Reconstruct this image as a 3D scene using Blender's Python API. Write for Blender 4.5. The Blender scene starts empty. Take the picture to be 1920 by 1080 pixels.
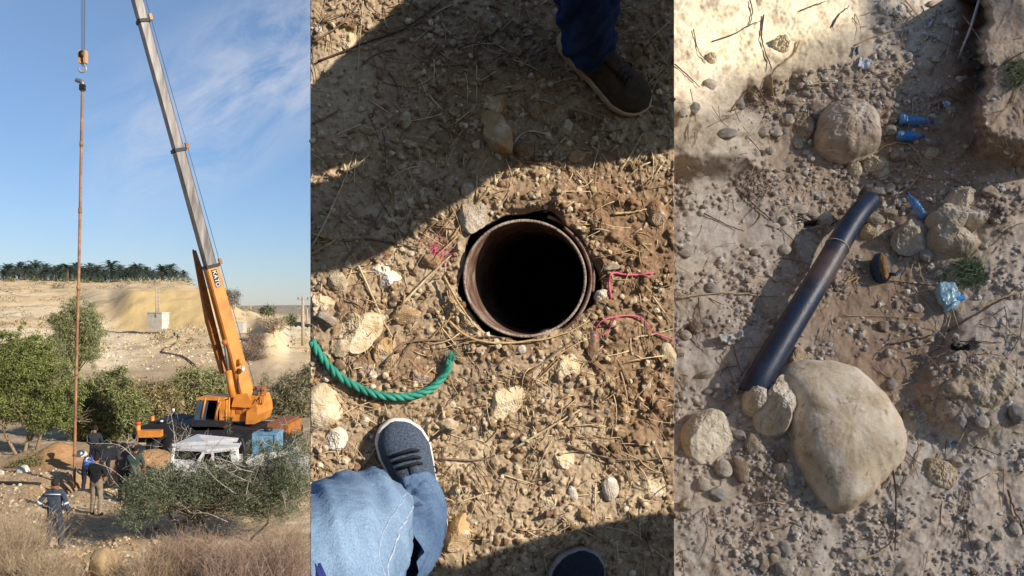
import bpy, bmesh, math, random
import numpy as np
from mathutils import Matrix, Vector

# ------------------------------------------------------------------ camera, sky, sun
S = bpy.context.scene
F, CX, HY = 1600.0, 960.0, 575.0          # focal length in photo pixels, centre column, horizon row
cam_d = bpy.data.cameras.new('camera'); cam = bpy.data.objects.new('camera', cam_d)
S.collection.objects.link(cam); S.camera = cam
cam_d.sensor_width = 36.0; cam_d.lens = 36.0*F/1920.0
cam_d.shift_y = (HY-540.0)/1920.0
cam_d.clip_start = 0.05; cam_d.clip_end = 9000
cam.rotation_euler = (math.pi/2, 0, 0)
SUN = np.array([0.78, -0.48, 0.40]); SUN /= np.linalg.norm(SUN)
W = bpy.data.worlds.new('World'); S.world = W; W.use_nodes = True
nt = W.node_tree; nt.nodes.clear()
def N_(t, nt_=None, **k):
    n = (nt_ or nt).nodes.new(t)
    for a, b in k.items(): setattr(n, a, b)
    return n
sky = N_('ShaderNodeTexSky', sky_type='NISHITA', sun_disc=False)
sky.sun_elevation = math.asin(SUN[2]); sky.sun_rotation = math.atan2(SUN[0], SUN[1])
sky.altitude = 200; sky.air_density = 1.0; sky.dust_density = 0.12; sky.ozone_density = 3.0
bg = N_('ShaderNodeBackground'); wo = N_('ShaderNodeOutputWorld')
bg.inputs['Strength'].default_value = 0.112
tc = N_('ShaderNodeTexCoord')
sep = N_('ShaderNodeSeparateXYZ'); nt.links.new(tc.outputs['Generated'], sep.inputs[0])
def math_(op, a, b=None, c=None, nt_=None):
    t_ = nt_ or nt
    m = t_.nodes.new('ShaderNodeMath'); m.operation = op
    for i, v in enumerate((a, b, c)):
        if v is None: continue
        if isinstance(v, (int, float)): m.inputs[i].default_value = v
        else: t_.links.new(v, m.inputs[i])
    return m.outputs[0]
zz = math_('MAXIMUM', sep.outputs[2], 0.03)
cxy = N_('ShaderNodeCombineXYZ')
nt.links.new(math_('DIVIDE', sep.outputs[0], zz), cxy.inputs[0]); nt.links.new(math_('DIVIDE', sep.outputs[1], zz), cxy.inputs[1])
az = math_('ARCTAN2', sep.outputs[0], sep.outputs[1]); el = math_('ARCSINE', sep.outputs[2])
ael = N_('ShaderNodeCombineXYZ'); nt.links.new(az, ael.inputs[0]); nt.links.new(el, ael.inputs[1])
mp = N_('ShaderNodeMapping'); nt.links.new(ael.outputs[0], mp.inputs[0]); mp.inputs['Rotation'].default_value = (0, 0, -0.62)
mp2 = N_('ShaderNodeMapping'); nt.links.new(mp.outputs[0], mp2.inputs[0]); mp2.inputs['Scale'].default_value = (3.2, 8.0, 1)
n1 = N_('ShaderNodeTexNoise'); n1.inputs['Scale'].default_value = 1.1; n1.inputs['Detail'].default_value = 4
n2 = N_('ShaderNodeTexNoise'); n2.inputs['Scale'].default_value = 2.6; n2.inputs['Detail'].default_value = 9; n2.inputs['Roughness'].default_value = 0.66; n2.inputs['Distortion'].default_value = 0.7
for n in (n1, n2): nt.links.new(mp2.outputs[0], n.inputs['Vector'])
r1 = N_('ShaderNodeValToRGB'); r1.color_ramp.elements[0].position = 0.50; r1.color_ramp.elements[1].position = 0.72
r2 = N_('ShaderNodeValToRGB'); r2.color_ramp.elements[0].position = 0.36; r2.color_ramp.elements[1].position = 0.66
nt.links.new(n1.outputs[0], r1.inputs[0]); nt.links.new(n2.outputs[0], r2.inputs[0])
# a wisp band running up to the right, and a thin patchy veil elsewhere
bd = math_('ABSOLUTE', math_('SUBTRACT', math_('SUBTRACT', el, 0.225), math_('MULTIPLY', math_('ADD', az, 0.33), 0.65)))
band = math_('MAXIMUM', math_('SUBTRACT', 1.0, math_('MULTIPLY', bd, 8.5)), 0.0)
band = math_('MULTIPLY', band, math_('MAXIMUM', math_('MINIMUM', math_('MULTIPLY', math_('ADD', az, 0.50), 6.0), 1.0), 0.0))
cf = math_('MULTIPLY', math_('MULTIPLY', math_('MAXIMUM', math_('MULTIPLY', r1.outputs[0], 0.22), band), r2.outputs[0]), 0.80)
tint = N_('ShaderNodeMix', data_type='RGBA', blend_type='MULTIPLY'); tint.inputs[0].default_value = 1.0; nt.links.new(sky.outputs[0], tint.inputs[6]); tr = N_('ShaderNodeValToRGB'); tr.color_ramp.elements[0].position = 0.0; tr.color_ramp.elements[0].color = (0.47, 0.51, 0.68, 1); tr.color_ramp.elements[1].position = 0.42; tr.color_ramp.elements[1].color = (0.86, 0.80, 0.78, 1)
em = tr.color_ramp.elements.new(0.15); em.color = (0.57, 0.60, 0.70, 1); nt.links.new(el, tr.inputs[0]); nt.links.new(tr.outputs[0], tint.inputs[7])
mx = N_('ShaderNodeMix', data_type='RGBA'); nt.links.new(cf, mx.inputs[0])
nt.links.new(tint.outputs[2], mx.inputs[6]); mx.inputs[7].default_value = (4.6, 4.7, 5.2, 1)
nt.links.new(mx.outputs[2], bg.inputs[0]); nt.links.new(bg.outputs[0], wo.inputs[0])
sl = bpy.data.lights.new('sun', 'SUN'); sl.energy = 5.0; sl.angle = math.radians(0.5); sl.color = (1.0, 0.93, 0.84)
so = bpy.data.objects.new('sun', sl); S.collection.objects.link(so)
so.rotation_euler = Vector(SUN).to_track_quat('Z', 'Y').to_euler()
S.view_settings.view_transform = 'Standard'; S.view_settings.look = 'None'
S.view_settings.exposure = 0.52; S.view_settings.gamma = 1.0; S.view_settings.use_curve_mapping = False
S.cycles.max_bounces = 6; S.cycles.diffuse_bounces = 4; S.cycles.transparent_max_bounces = 6

# ------------------------------------------------------------------ helpers
rs = np.random.RandomState(7); rnd = random.Random(11)
COL = S.collection
def lin(h):
    if isinstance(h, (tuple, list)): return tuple(h)
    h = h.lstrip('#'); o = []
    for i in (0, 2, 4):
        c = int(h[i:i+2], 16)/255.0
        o.append(c/12.92 if c <= 0.04045 else ((c+0.055)/1.055)**2.4)
    return tuple(o)
MATS = {}
def mat(name, col=(0.5,0.5,0.5), col2=None, scale=8.0, rough=0.85, bump=0.0, bscale=None, metal=0.0, attr=False, objcol=False,
        trans=0.0, alpha=1.0, spec=0.4, detail=6, col3=None, emis=None, subs=0.0, stretch=None, dist=0.02):
    if name in MATS: return MATS[name]
    m = bpy.data.materials.new(name); m.use_nodes = True; t = m.node_tree; b = t.nodes['Principled BSDF']
    tc = t.nodes.new('ShaderNodeTexCoord'); vec = tc.outputs['Object']
    if stretch:
        mp = t.nodes.new('ShaderNodeMapping'); mp.inputs['Scale'].default_value = stretch; t.links.new(vec, mp.inputs[0]); vec = mp.outputs[0]
    nz = t.nodes.new('ShaderNodeTexNoise'); nz.inputs['Scale'].default_value = scale; nz.inputs['Detail'].default_value = detail; nz.inputs['Roughness'].default_value = 0.6
    t.links.new(vec, nz.inputs['Vector'])
    rp = t.nodes.new('ShaderNodeValToRGB')
    c1 = lin(col); c2 = lin(col2) if col2 is not None else tuple(v*0.72 for v in c1)
    rp.color_ramp.elements[0].position = 0.32; rp.color_ramp.elements[1].position = 0.68
    rp.color_ramp.elements[0].color = (*c2, 1); rp.color_ramp.elements[1].color = (*c1, 1)
    if col3 is not None:
        e = rp.color_ramp.elements.new(0.5); e.color = (*lin(col3), 1)
    t.links.new(nz.outputs[0], rp.inputs[0]); out = rp.outputs[0]
    if attr or objcol:
        if attr:
            a = t.nodes.new('ShaderNodeAttribute'); a.attribute_name = 'Col'; src = a.outputs['Color']
        else:
            a = t.nodes.new('ShaderNodeObjectInfo'); src = a.outputs['Color']
        mm = t.nodes.new('ShaderNodeMix'); mm.data_type = 'RGBA'; mm.blend_type = 'MULTIPLY'; mm.inputs[0].default_value = 1.0
        t.links.new(src, mm.inputs[6]); t.links.new(out, mm.inputs[7]); out = mm.outputs[2]
    t.links.new(out, b.inputs['Base Color'])
    b.inputs['Roughness'].default_value = rough; b.inputs['Metallic'].default_value = metal
    b.inputs['Specular IOR Level'].default_value = spec
    if trans: b.inputs['Transmission Weight'].default_value = trans
    if alpha < 1: b.inputs['Alpha'].default_value = alpha
    if bump:
        bn = t.nodes.new('ShaderNodeBump'); bn.inputs['Strength'].default_value = bump; bn.inputs['Distance'].default_value = dist
        n3 = t.nodes.new('ShaderNodeTexNoise'); n3.inputs['Scale'].default_value = bscale or scale*4; n3.inputs['Detail'].default_value = 5
        t.links.new(vec, n3.inputs['Vector']); t.links.new(n3.outputs[0], bn.inputs['Height']); t.links.new(bn.outputs[0], b.inputs['Normal'])
    MATS[name] = m; return m

def denim(name, light, mid, dark, sc=5.0, wr=0.012):
    m = mat(name, light, mid, sc, 0.92, 0, spec=.1, detail=9); t = m.node_tree; b = t.nodes['Principled BSDF']; src = b.inputs['Base Color'].links[0].from_socket; tc = t.nodes.new('ShaderNodeTexCoord')
    n = t.nodes.new('ShaderNodeTexNoise'); n.inputs['Scale'].default_value = 480; n.inputs['Detail'].default_value = 3; mp = t.nodes.new('ShaderNodeMapping'); mp.inputs['Scale'].default_value = (1, 1, .35); t.links.new(tc.outputs['Object'], mp.inputs[0]); t.links.new(mp.outputs[0], n.inputs['Vector'])
    r = t.nodes.new('ShaderNodeValToRGB'); r.color_ramp.elements[0].position = .3; r.color_ramp.elements[1].position = .7; r.color_ramp.elements[0].color = (.62, .66, .72, 1); r.color_ramp.elements[1].color = (1.15, 1.15, 1.12, 1); t.links.new(n.outputs[0], r.inputs[0])
    x = t.nodes.new('ShaderNodeMix'); x.data_type = 'RGBA'; x.blend_type = 'MULTIPLY'; x.inputs[0].default_value = .9; t.links.new(src, x.inputs[6]); t.links.new(r.outputs[0], x.inputs[7])
    w = t.nodes.new('ShaderNodeTexNoise'); w.inputs['Scale'].default_value = 11; w.inputs['Detail'].default_value = 3; w.inputs['Distortion'].default_value = 1.6; t.links.new(tc.outputs['Object'], w.inputs['Vector'])
    wr_ = t.nodes.new('ShaderNodeValToRGB'); wr_.color_ramp.elements[0].position = .46; wr_.color_ramp.elements[1].position = .5; e = wr_.color_ramp.elements.new(.54); e.color = (0, 0, 0, 1); t.links.new(w.outputs[0], wr_.inputs[0]); wr_.color_ramp.interpolation = 'EASE'
    b1 = t.nodes.new('ShaderNodeBump'); b1.inputs['Strength'].default_value = .8; b1.inputs['Distance'].default_value = wr; t.links.new(w.outputs[0], b1.inputs['Height'])
    b2 = t.nodes.new('ShaderNodeBump'); b2.inputs['Strength'].default_value = .7; b2.inputs['Distance'].default_value = .0012; t.links.new(n.outputs[0], b2.inputs['Height']); t.links.new(b1.outputs[0], b2.inputs['Normal']); t.links.new(b2.outputs[0], b.inputs['Normal'])
    t.links.new(x.outputs[2], b.inputs['Base Color']); return m

def mesh_np(name, V, faces, mats=None, col=None, smooth=True, midx=None):
    V = np.asarray(V, np.float32); me = bpy.data.meshes.new(name)
    faces = [np.asarray(f, np.int32) for f in faces if len(f)]
    nl = sum(f.size for f in faces); nf = sum(len(f) for f in faces)
    me.vertices.add(len(V)); me.vertices.foreach_set('co', V.ravel())
    me.loops.add(nl); me.polygons.add(nf)
    me.loops.foreach_set('vertex_index', np.concatenate([f.ravel() for f in faces]))
    tot = np.concatenate([np.full(len(f), f.shape[1], np.int32) for f in faces])
    st = np.concatenate([[0], np.cumsum(tot)[:-1]]).astype(np.int32)
    me.polygons.foreach_set('loop_start', st); me.polygons.foreach_set('loop_total', tot)
    me.polygons.foreach_set('use_smooth', np.full(nf, bool(smooth)))
    for m in (mats if isinstance(mats, (list, tuple)) else [mats]):
        if m: me.materials.append(m)
    if midx is not None: me.polygons.foreach_set('material_index', np.asarray(midx, np.int32))
    if col is not None:
        a = me.color_attributes.new('Col', 'FLOAT_COLOR', 'POINT')
        c = np.ones((len(V), 4), np.float32); c[:, :3] = col; a.data.foreach_set('color', c.ravel())
    me.update(); me.validate(); return me
def tag(o, label=None, cat=None, group=None, kind=None):
    if label: o['label'] = label
    if cat: o['category'] = cat
    if group: o['group'] = group
    if kind: o['kind'] = kind
    return o
def link(o, parent=None):
    COL.objects.link(o)
    if parent: o.parent = parent
    return o
def ob(name, me, parent=None): return link(bpy.data.objects.new(name, me), parent)
def empty(name, label, cat, loc, group=None):
    o = bpy.data.objects.new(name, None); o.empty_display_size = 0.2; link(o); o.location = tuple(loc); tag(o, label, cat, group); return o

class MB:
    def __init__(s): s.V = []; s.F = {3: [], 4: []}; s.n = 0; s.C = []
    def add(s, V, Fs, col=None):
        V = np.asarray(V, float)
        for f in Fs:
            f = np.asarray(f, int)
            if len(f): s.F[f.shape[1]].append(f+s.n)
        s.V.append(V); s.n += len(V)
        if col is not None:
            c = np.asarray(col, float); s.C.append(np.broadcast_to(c, (len(V), 3)))
        return s
    def build(s, name, m, parent=None, origin=(0,0,0), smooth=False):
        V = np.concatenate(s.V)
        org = np.array(parent.location) if (parent is not None) else np.array(origin, float)
        if parent is not None and parent.parent is not None: org = np.array(ORG[parent.name])
        if parent is not None and parent.parent is None: org = np.array(parent.location)
        fs = [np.concatenate(s.F[k]) for k in (3, 4) if s.F[k]]
        me = mesh_np(name, V-org, fs, m, np.concatenate(s.C) if s.C else None, smooth)
        o = ob(name, me, parent)
        if parent is None: o.location = tuple(org)
        ORG[o.name] = tuple(org); return o
ORG = {}
def unit(v): v = np.asarray(v, float); return v/max(np.linalg.norm(v), 1e-9)
def frames(P):
    P = np.asarray(P, float); T = np.gradient(P, axis=0); T /= np.maximum(np.linalg.norm(T, axis=1, keepdims=True), 1e-9)
    a = np.array([0,0,1.0]) if abs(T[0][2]) < 0.9 else np.array([1.0,0,0])
    A = []; 
    for t in T:
        a = a-t*np.dot(a, t); a = unit(a); A.append(a)
    A = np.array(A); return T, A, np.cross(T, A)
def tube(P, R, sides=8, cap=True, squash=1.0):
    P = np.asarray(P, float); R = np.broadcast_to(np.asarray(R, float), (len(P),)); T, A, B = frames(P)
    an = np.arange(sides)*2*math.pi/sides
    V = (P[:, None]+R[:, None, None]*(np.cos(an)[None, :, None]*A[:, None]+squash*np.sin(an)[None, :, None]*B[:, None])).reshape(-1, 3)
    i = np.arange(len(P)-1)[:, None]*sides; j = np.arange(sides)[None]; k = (j+1) % sides
    q = np.stack([i+j, i+k, i+sides+k, i+sides+j], -1).reshape(-1, 4); Fs = [q]
    if cap:
        n = len(V); V = np.concatenate([V, P[:1], P[-1:]]); j = np.arange(sides); k = (j+1) % sides; l = (len(P)-1)*sides
        Fs.append(np.concatenate([np.stack([np.full(sides, n), k, j], -1), np.stack([np.full(sides, n+1), l+j, l+k], -1)]))
    return V, Fs
def rotm(ax, a): return np.array(Matrix.Rotation(a, 3, Vector(ax)))
BOXF = np.array([[0,3,2,1],[4,5,6,7],[0,1,5,4],[1,2,6,5],[2,3,7,6],[3,0,4,7]])
def box(c, s, R=None):
    c = np.asarray(c, float); h = np.asarray(s, float)/2
    V = np.array([[-1,-1,-1],[1,-1,-1],[1,1,-1],[-1,1,-1],[-1,-1,1],[1,-1,1],[1,1,1],[-1,1,1]])*h
    if R is not None: V = V@np.asarray(R).T
    return V+c, [BOXF]
def prism(prof, y0, y1, f=lambda x, y, z: (x, y, z)):
    """prof: list of (x,z) ccw; extruded along y"""
    n = len(prof); V = [f(x, y0, z) for x, z in prof]+[f(x, y1, z) for x, z in prof]
    V += [tuple(np.mean(V[:n], 0)), tuple(np.mean(V[n:], 0))]
    j = np.arange(n); k = (j+1) % n
    return np.array(V), [np.stack([j, k, n+k, n+j], -1), np.concatenate([np.stack([np.full(n, 2*n), k, j], -1), np.stack([np.full(n, 2*n+1), n+j, n+k], -1)])]
def smooth_line(P, n):
    P = np.asarray(P, float)
    if len(P) == 2: 
        t = np.linspace(0, 1, n)[:, None]; return P[0]*(1-t)+P[1]*t
    Q = np.concatenate([2*P[:1]-P[1:2], P, 2*P[-1:]-P[-2:-1]]); m = len(P)-1; out = []
    for s in np.linspace(0, m-1e-6, n):
        i = int(s); t = s-i; a, b, c, d = Q[i:i+4]
        out.append(0.5*((2*b)+(-a+c)*t+(2*a-5*b+4*c-d)*t*t+(-a+3*b-3*c+d)*t**3))
    return np.array(out)
def rough_stone(m, sc, sc2, dark, light, amt):
    t = m.node_tree; b = t.nodes['Principled BSDF']; src = b.inputs['Base Color'].links[0].from_socket; tc = t.nodes.new('ShaderNodeTexCoord')
    for scale, col, p0, p1, a in ((sc, light, .5, .62, amt), (sc2, dark, .56, .66, amt)):
        n = t.nodes.new('ShaderNodeTexNoise'); n.inputs['Scale'].default_value = scale; n.inputs['Detail'].default_value = 12; n.inputs['Roughness'].default_value = .72; n.inputs['Distortion'].default_value = .6; t.links.new(tc.outputs['Object'], n.inputs['Vector'])
        r = t.nodes.new('ShaderNodeValToRGB'); r.color_ramp.elements[0].position = p0; r.color_ramp.elements[1].position = p1; r.color_ramp.elements[1].color = (a, a, a, 1); t.links.new(n.outputs[0], r.inputs[0])
        x = t.nodes.new('ShaderNodeMix'); x.data_type = 'RGBA'; x.blend_type = 'MULTIPLY' if col == dark else 'SCREEN'; t.links.new(r.outputs[0], x.inputs[0]); t.links.new(src, x.inputs[6]); x.inputs[7].default_value = (*col, 1); src = x.outputs[2]
    t.links.new(src, b.inputs['Base Color'])
# gradient noise
_perm = np.random.RandomState(3).permutation(4096).astype(np.int64)
def _h(ix, iy, s): return _perm[(_perm[(ix+s*131) & 4095]+iy) & 4095]
def perlin(x, y, s=0):
    x = np.asarray(x, float); y = np.asarray(y, float)
    ix = np.floor(x).astype(np.int64); iy = np.floor(y).astype(np.int64); fx = x-ix; fy = y-iy
    u = fx*fx*fx*(fx*(fx*6-15)+10); v = fy*fy*fy*(fy*(fy*6-15)+10)
    def g(a, b, dx, dy):
        th = _h(a, b, s)*(2*math.pi/4096.0); return np.cos(th)*dx+np.sin(th)*dy
    return 1.5*((g(ix, iy, fx, fy)*(1-u)+g(ix+1, iy, fx-1, fy)*u)*(1-v)+(g(ix, iy+1, fx, fy-1)*(1-u)+g(ix+1, iy+1, fx-1, fy-1)*u)*v)
def fbm(x, y, s=0, o=5, g=0.5):
    r = 0; a = 1.0
    for k in range(o): r = r+a*perlin(np.asarray(x)*2**k+17.3*k, np.asarray(y)*2**k-9.1*k, s+k); a *= g
    return r
def sstep(a, b, x): t = np.clip((np.asarray(x, float)-a)/(b-a), 0, 1); return t*t*(3-2*t)
def ico(sub):
    bm = bmesh.new(); bmesh.ops.create_icosphere(bm, subdivisions=sub, radius=1.0)
    V = np.array([v.co[:] for v in bm.verts]); Fc = np.array([[v.index for v in f.verts] for f in bm.faces]); bm.free(); return V, Fc
ICO = {k: ico(k) for k in (1, 2, 3, 4)}
def rock_shape(seed, kind, sub=3):
    r = np.random.RandomState(seed); V, Fc = ICO[sub]; V = V.copy()
    if kind == 'angular':
        d = np.ones(len(V))*1.25
        for _ in range(11):
            n = unit(r.normal(size=3)); h = r.uniform(0.62, 0.95); c = V@n
            d = np.where(c > 0.05, np.minimum(d, h/np.maximum(c, 0.05)), d)
        nz = 0.05*fbm(V[:, 0]*2.3+seed, V[:, 1]*2.3+V[:, 2]*1.7, seed, 4)
        V = V*(d+nz)[:, None]
    else:
        nz = 0.16*fbm(V[:, 0]*0.8+seed*3.1, V[:, 1]*0.8+V[:, 2]*0.9, seed, 3)+0.02*perlin(V[:, 0]*6+seed, V[:, 1]*6+V[:, 2]*5, seed)
        V = V*(1+nz)[:, None]
    return V, Fc
M_ROCK = mat('stone', (1.0,0.97,0.92), (0.62,0.56,0.48), 1.6, 0.9, 0.4, 7, objcol=True, dist=0.12)
M_BOULD = mat('boulder_stone', (1.0,0.96,0.88), (0.66,0.58,0.48), 14, 0.92, 0.5, 110, objcol=True, dist=0.003, col3=(0.9,0.85,0.77), detail=10)
rough_stone(M_BOULD, 16, 38, (.52,.42,.32), (.3,.29,.27), .9); rough_stone(M_ROCK, 1.3, 3.2, (.55,.46,.36), (.25,.24,.22), .8)
PROTO = {}
def rock_mesh(seed, kind, sub=3):
    k = (seed, kind, sub)
    if k not in PROTO:
        V, Fc = rock_shape(seed, kind, sub); PROTO[k] = mesh_np('stone', V, [Fc], M_ROCK, smooth=(kind != 'angular') or sub > 2)
    return PROTO[k]

class Plane:
    def __init__(s, n, px, py, depth):
        s.N = unit(n); z = np.array([0,0,1.0]); s.V = unit(z-s.N*np.dot(z, s.N)); s.U = np.cross(s.V, s.N)
        s.O = np.array([(px-CX)/F, 1, (HY-py)/F])*depth; s.c = np.dot(s.O, s.N)
        s.B = np.stack([s.U, s.V, s.N], 1)
    def at(s, px, py, w=0.0):
        px = np.asarray(px, float); py = np.asarray(py, float); px, py, w = np.broadcast_arrays(px, py, np.asarray(w, float))
        r = np.stack([(px-CX)/F, np.ones_like(px), (HY-py)/F], -1); return r*((s.c+w)/(r@s.N))[..., None]
    def mpp(s, px, py): return float(s.at(px, py)[1])/F
    def w(s, u, v, w, px, py):      # metric offset from the surface point under (px,py)
        return s.at(px, py)+s.B@np.array([u, v, w])
bM, aR, lR = math.radians(15), math.radians(3), math.radians(25)
PM = Plane((math.sin(bM), -math.cos(bM), 0), 923, 575, 1.9)
PR = Plane((-math.sin(aR)*math.cos(lR), -math.cos(aR)*math.cos(lR), math.sin(lR)), 1592, 575, 2.44)

class Field:                         # a grid of ground heights in metres over a panel of ground
    def __init__(s, P, x0, x1, y0, y1, step):
        s.P = P; s.x = np.linspace(x0, x1, int((x1-x0)/step)+1); s.y = np.linspace(y0, y1, int((y1-y0)/step)+1)
        s.X, s.Y = np.meshgrid(s.x, s.y); s.H = np.zeros_like(s.X); s.C = np.zeros(s.X.shape+(3,))
        s.dx = s.x[1]-s.x[0]; s.dy = s.y[1]-s.y[0]
    def stamp(s, cx, cy, r, asp, ang, h, col=None, sharp=2.0, seed=0, mixc=1.0):
        i0 = max(0, int((cx-r*1.5-s.x[0])/s.dx)); i1 = min(len(s.x), int((cx+r*1.5-s.x[0])/s.dx)+2)
        j0 = max(0, int((cy-r*1.5-s.y[0])/s.dy)); j1 = min(len(s.y), int((cy+r*1.5-s.y[0])/s.dy)+2)
        if i1 <= i0 or j1 <= j0: return
        X = s.X[j0:j1, i0:i1]-cx; Y = s.Y[j0:j1, i0:i1]-cy
        a = X*math.cos(ang)+Y*math.sin(ang); b = (-X*math.sin(ang)+Y*math.cos(ang))/asp
        th = np.arctan2(b, a); d = np.sqrt(a*a+b*b)/r*(1+0.14*np.sin(2*th+seed)+0.10*np.sin(3*th+seed*1.7)+0.07*np.sin(5*th+seed*2.3))
        cap = np.where(d < 1, (1-np.minimum(d, 1)**sharp)**(0.6), 0)
        s.H[j0:j1, i0:i1] += h*cap
        if col is not None:
            m = (np.clip((1-d)*4, 0, 1)*mixc)[..., None]; s.C[j0:j1, i0:i1] = s.C[j0:j1, i0:i1]*(1-m)+np.array(col)*m
    def h(s, px, py):
        fx = np.clip((np.asarray(px, float)-s.x[0])/s.dx, 0, len(s.x)-1.001); fy = np.clip((np.asarray(py, float)-s.y[0])/s.dy, 0, len(s.y)-1.001)
        i = fx.astype(int); j = fy.astype(int); u = fx-i; v = fy-j
        return (s.H[j, i]*(1-u)+s.H[j, i+1]*u)*(1-v)+(s.H[j+1, i]*(1-u)+s.H[j+1, i+1]*u)*v
    def build(s, name, m, thick, zbot, hole=None):
        P = s.P.at(s.X, s.Y, s.H); ny, nx = s.X.shape; V = P.reshape(-1, 3); i = np.arange(ny-1)[:, None]*nx+np.arange(nx-1)[None]
        q = np.stack([i+nx, i+nx+1, i+1, i], -1).reshape(-1, 4)
        if hole is not None: q = q[~hole.reshape(-1)[q].all(1)]
        rim = np.concatenate([np.arange(nx), np.arange(1, ny)*nx+nx-1, (ny-1)*nx+np.arange(nx-2, -1, -1), np.arange(ny-2, 0, -1)*nx])
        B = V[rim].copy(); B[:, 1] = np.maximum(B[:, 1], s.P.O[1])+0; B[:, 1] = thick
        low = V[rim][:, 2] < V[:, 2].min()+0.06
        n = len(V); k = len(rim); V = np.concatenate([V, B]); j = np.arange(k); jn = (j+1) % k
        q2 = np.stack([rim[j], rim[jn], n+jn, n+j], -1)
        V = np.concatenate([V, B.mean(0)[None]]); t = np.stack([np.full(k, len(V)-1), n+j, n+jn], -1)
        C = np.concatenate([s.C.reshape(-1, 3), s.C.reshape(-1, 3)[rim], s.C.reshape(-1, 3)[:1]])
        me = mesh_np(name, V, [q, q2, t], m, C, True); o = ob(name, me); tag(o, kind='structure'); return o

def put_rock(P, Fd, px, py, w, h, ang, kind, col, label=None, cat='stone', group=None, seed=None, sub=3, sink=0.3, flat=0.75, name='stone'):
    if seed is None: seed = rnd.randrange(1, 13)
    m = P.mpp(px, py); sx, sy = w*m/2, h*m/2; sz = min(sx, sy)*flat
    o = bpy.data.objects.new(name, rock_mesh(seed, kind, sub)); link(o)
    loc = P.at(px, py, float(Fd.h(px, py))+sz*(1-2*sink))
    R = P.B@np.array(Matrix.Rotation(-ang, 3, 'Z'))@np.diag([sx, sy, sz])
    M4 = np.eye(4); M4[:3, :3] = R; M4[:3, 3] = loc; o.matrix_basis = Matrix(M4.tolist())
    o.color = (*lin(col), 1); tag(o, label, cat, group); return o
def outline_rock(P, Fd, pts, hgt, col, label, facets=0, seed=1, cat='boulder', name='boulder', base=None, pw=2.6, bumpy=0.006, tilt=(0, 0), cuts=()):
    pts = np.array(pts, float); c = pts.mean(0); d = pts-c; th = np.arctan2(d[:, 1], d[:, 0]); o_ = np.argsort(th); th = th[o_]; rr = np.hypot(*d[o_].T)
    nA, nR = 168, 52; A = np.linspace(-math.pi, math.pi, nA, endpoint=False)
    Rr = np.interp(A, np.concatenate([th-2*math.pi, th, th+2*math.pi]), np.tile(rr, 3)); Rr = (np.roll(Rr, 1)+2*Rr+np.roll(Rr, -1))/4
    Rr *= 1+0.015*perlin(A*6, A*0+seed, seed)
    rho = np.sin(np.linspace(0.02, 1, nR)*math.pi/2); r = np.random.RandomState(seed)
    m = P.mpp(*c); X = rho[:, None]*Rr[None]*np.cos(A); Y = rho[:, None]*Rr[None]*np.sin(A)
    Wt = hgt*np.maximum(1-rho[:, None]**pw, 0)**(1/2.2)*np.ones((1, nA)); Wt = Wt+(X*tilt[0]+Y*tilt[1])*m*(1-rho[:, None]**6)
    sc = Rr.mean()
    for k in range(facets):
        an = r.uniform(0, 2*math.pi); sl = r.uniform(0.25, 0.9); off = r.uniform(0.55, 0.95)
        Wt = np.minimum(Wt, hgt*off-sl*hgt*((X*math.cos(an)+Y*math.sin(an))/sc)*1.2+0.1*hgt)
    Wt = np.where(rho[:, None] < 0.999, Wt, 0)
    Wt += bumpy*fbm(X/sc*2.5+seed, Y/sc*2.5, seed, 5)*np.minimum(1, (1-rho[:, None])*8+0.2)
    if bumpy > .002:
        q1, q2 = X/sc, Y/sc; Wt -= .0045*np.exp(-(perlin(q1*1.5+seed, q2*1.5+seed*2, seed+5)/.022)**2)*(rho[:, None] < .97)
        Wt -= .009*np.maximum(0, perlin(q1*6.5+seed, q2*6.5, seed+9)-.38)*(rho[:, None] < .97); 
    Wt += .0011*fbm(X/sc*14, Y/sc*14+seed, seed+2, 3)*np.minimum(1, (1-rho[:, None])*8+.1)
    b = base if base is not None else float(np.median(Fd.h(pts[:, 0], pts[:, 1])))-0.004
    b0 = P.at(c[0], c[1], b); L = np.stack([X*m, -Y*m, Wt], -1).reshape(-1, 3)
    low = np.stack([X[-1]*m*0.93, -Y[-1]*m*0.93, np.full(nA, -max(0.02, hgt*0.5))], -1); L = np.concatenate([L, low])
    i = np.arange(nR)[:, None]*nA; j = np.arange(nA)[None]; k = (j+1) % nA
    q = np.stack([i+j, i+nA+j, i+nA+k, i+k], -1).reshape(-1, 4)
    n = len(L); L = np.concatenate([L, [[0, 0, Wt[0].mean()]], [[0, 0, -max(0.02, hgt*0.5)]]]); jj = np.arange(nA); kk = (jj+1) % nA
    t = np.concatenate([np.stack([np.full(nA, n), jj, kk], -1), np.stack([np.full(nA, n+1), nR*nA+kk, nR*nA+jj], -1)])
    me = mesh_np(name, L@P.B.T, [q, t], M_BOULD, smooth=True); o = ob(name, me); o.location = tuple(b0); ORG[o.name] = tuple(b0); o.color = (*lin(col), 1)
    tag(o, label, cat); return o
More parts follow.
